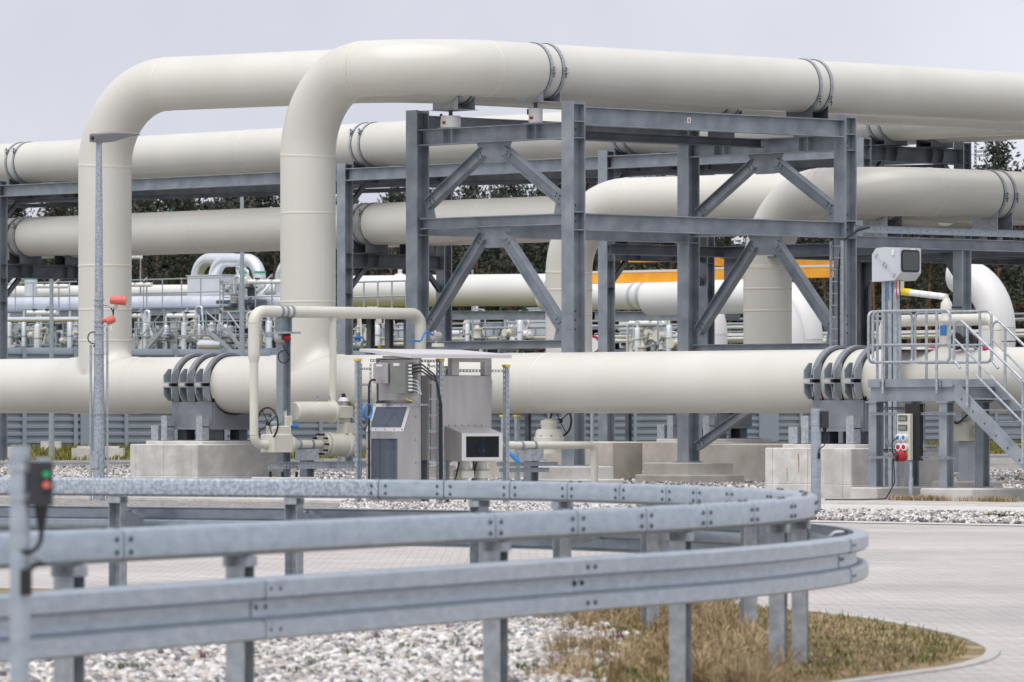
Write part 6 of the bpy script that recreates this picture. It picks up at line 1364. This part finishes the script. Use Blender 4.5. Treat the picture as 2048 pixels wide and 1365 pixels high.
tr_p = at(1183, 690, 190.); t = thing('warning_sign', 'round white warning sign with a red ring, half behind the tallest column', 'sign', (tr_p.x, tr_p.y, 0)); tw = V(SA, -CA, 0); MB().cyl(tr_p, tr_p+tw*.02, .32, 28).build('sign_plate', 'label_white', t); MB().lathe(tr_p+tw*.022, tw, [(0, .25), (0, .33), (.012, .33), (.012, .25)], 28, True).build('red_ring', 'red', t); MB().cyl((tr_p.x-tw.x*.05, tr_p.y-tw.y*.05, 0), tr_p-tw*.05, .04, 10).build('sign_post', 'galv', t)

# ================================================================ PINE WOOD
def pine(seed, H, low, spread):
    r_ = random.Random(seed); tk = MB(); pts = []; x = y = 0.
    for k_ in range(9): pts.append((x, y, H*k_/8)); x += r_.uniform(-.14, .14); y += r_.uniform(-.14, .14)
    tk.tube(pts, [.20*(1-.8*k_/8)+.02 for k_ in range(9)], 8)
    cen = []
    nl = 20
    for k_ in range(nl):
        f = low+(1-low)*(k_+r_.random())/nl; i = min(7, int(f*8)); base = Vector(pts[i]).lerp(Vector(pts[i+1]), f*8-i); a = r_.uniform(0, 6.28); L = spread*(1.05-f)**.6*r_.uniform(.6, 1.15)
        mid = base+V(math.cos(a)*L*.5, math.sin(a)*L*.5, r_.uniform(-.2, .5)); e = base+V(math.cos(a)*L, math.sin(a)*L, r_.uniform(.1, 1.0)); tk.tube([base, mid, e], [.06, .045, .02], 5)
        cen += [(mid.lerp(e, .4), .65), (e, .95), (mid.lerp(e, .8)+V(0, 0, .5), .75)]
    for k_ in range(5):   # dead lower branches
        f = r_.uniform(.25, low); i = int(f*8); base = Vector(pts[i]).lerp(Vector(pts[i+1]), f*8-i); a = r_.uniform(0, 6.28); L = r_.uniform(.8, 2.0); tk.tube([base, base+V(math.cos(a)*L*.6, math.sin(a)*L*.6, .15), base+V(math.cos(a)*L, math.sin(a)*L, -.2)], [.04, .03, .012], 4)
    cen.append((Vector(pts[-1]), .7)); cen.append((Vector(pts[-1])-Z*.8, .9))
    rg = np.random.default_rng(seed); C = np.array([list(c) for c, _ in cen]); S = np.array([s for _, s in cen]); n = 2600
    idx = rg.integers(0, len(C), n); P = C[idx]+rg.normal(size=(n, 3))*S[idx][:, None]*np.array([.55, .55, .36]); u = rg.normal(size=(n, 3)); u /= np.linalg.norm(u, axis=1)[:, None]; v = np.cross(u, rg.normal(size=(n, 3))); v /= np.linalg.norm(v, axis=1)[:, None]
    s = rg.uniform(.10, .26, (n, 1)); vs = np.stack([P-u*s, P+v*s*.45, P+u*s, P-v*s*.45], 1).reshape(-1, 3); fs = np.arange(n*4).reshape(-1, 4)
    return tk, vs, fs
protos = []
for i_, (H_, lo_, sp_) in enumerate(((19.5, .48, 3.0), (18., .42, 3.2), (20.5, .55, 2.8), (17., .36, 3.3), (16., .20, 3.0), (19.5, .30, 1.7))):
    tk, vs, fs = pine(20+i_, H_, lo_, sp_); protos.append((tk, vs, fs))
pm = []
def pine_tree(i, pos, s, rz, label, group):
    t = thing('pine_tree', label, 'tree', pos, group); t.rotation_euler = (0, 0, rz); t.scale = (s, s, s)
    if len(pm) <= i:
        raise IndexError
    for me, nm in pm[i]:
        o = bpy.data.objects.new(nm, me); col.objects.link(o); o.parent = t
    return t
for tk, vs, fs in protos:
    a = tk.obj('trunk', 'bark'); b_ = np_mesh('crown', vs, fs, 'needles'); pm.append([(a.data, 'trunk'), (b_.data, 'crown')]); bpy.data.objects.remove(a); bpy.data.objects.remove(b_)
rt = random.Random(11); LB = 'tall pine with a reddish trunk in the dark wood behind the plant'
for Y_, sp_ in ((372, 3.4), (384, 3.2), (398, 3.0), (414, 3.0)):
    X = -.115*Y_
    while X < .115*Y_:
        x, y = c2w(X+rt.uniform(-.9, .9), Y_+rt.uniform(-5, 5)); pxx = CX+FP*X/Y_
        hs = .86+.10*math.sin(pxx/170.)+rt.uniform(-.09, .09)
        v_ = rt.choice((0, 0, 1, 2, 3, 4) if Y_ > 390 else (0, 1, 2, 2)); hh_ = (16.6+.9*math.sin(pxx/150.)+rt.uniform(-1.3, .9))*Y_/395.
        reg = next(r for lim, r in ((160, 'left of the left riser'), (560, 'between the two front risers'), (830, 'between the front riser and the tall frame'), (1140, 'through the left side of the tall frame'), (1680, 'through the right side of the tall frame'), (9999, 'right of the ladder column')) if pxx < lim)
        pine_tree(v_, (x, y, -.05), hh_/(19.5, 18., 20.5, 17., 16.)[v_], rt.uniform(0, 6.28), '%s pine of the dark wood seen %s' % ({372: 'front row', 384: 'second row', 398: 'third row', 414: 'back row'}[Y_], reg), 'pines of the wood'); X += sp_*rt.uniform(.75, 1.25)
for px_, s_, lb in ((1990, 1.02, 'tallest pine top standing against the sky at the right edge'), (2022, .86, 'lower bushy pine top at the right edge, right of the tallest'), (2006, .93, 'middle pine top between the two at the right edge')):
    x, y = c2w((px_-CX)/FP*380, 380); pine_tree(5, (x, y, 0), s_, px_*.7, lb, 'pines at the right edge')
rg = np.random.default_rng(5); n = 70000; Yq = rg.uniform(405, 455, n); Xq = rg.uniform(-.12, .12, n)*Yq; x, y = c2w_np(Xq, Yq); topz = 15.2+1.1*np.sin(Xq*.22)+.9*np.sin(Xq*.61+1); zq = rg.uniform(0, 1, n)**.8*topz
u = rg.normal(size=(n, 3)); u /= np.linalg.norm(u, axis=1)[:, None]; v = np.cross(u, rg.normal(size=(n, 3))); v /= np.linalg.norm(v, axis=1)[:, None]; s = rg.uniform(.25, .75, (n, 1)); P = np.c_[x, y, zq]
o = np_mesh('undergrowth', np.stack([P-u*s, P+v*s*.6, P+u*s, P-v*s*.6], 1).reshape(-1, 3), np.arange(n*4).reshape(-1, 4), 'needles_deep'); tag(o, 'dark mass of young trees and scrub deep in the pine wood', 'undergrowth', kind='stuff')
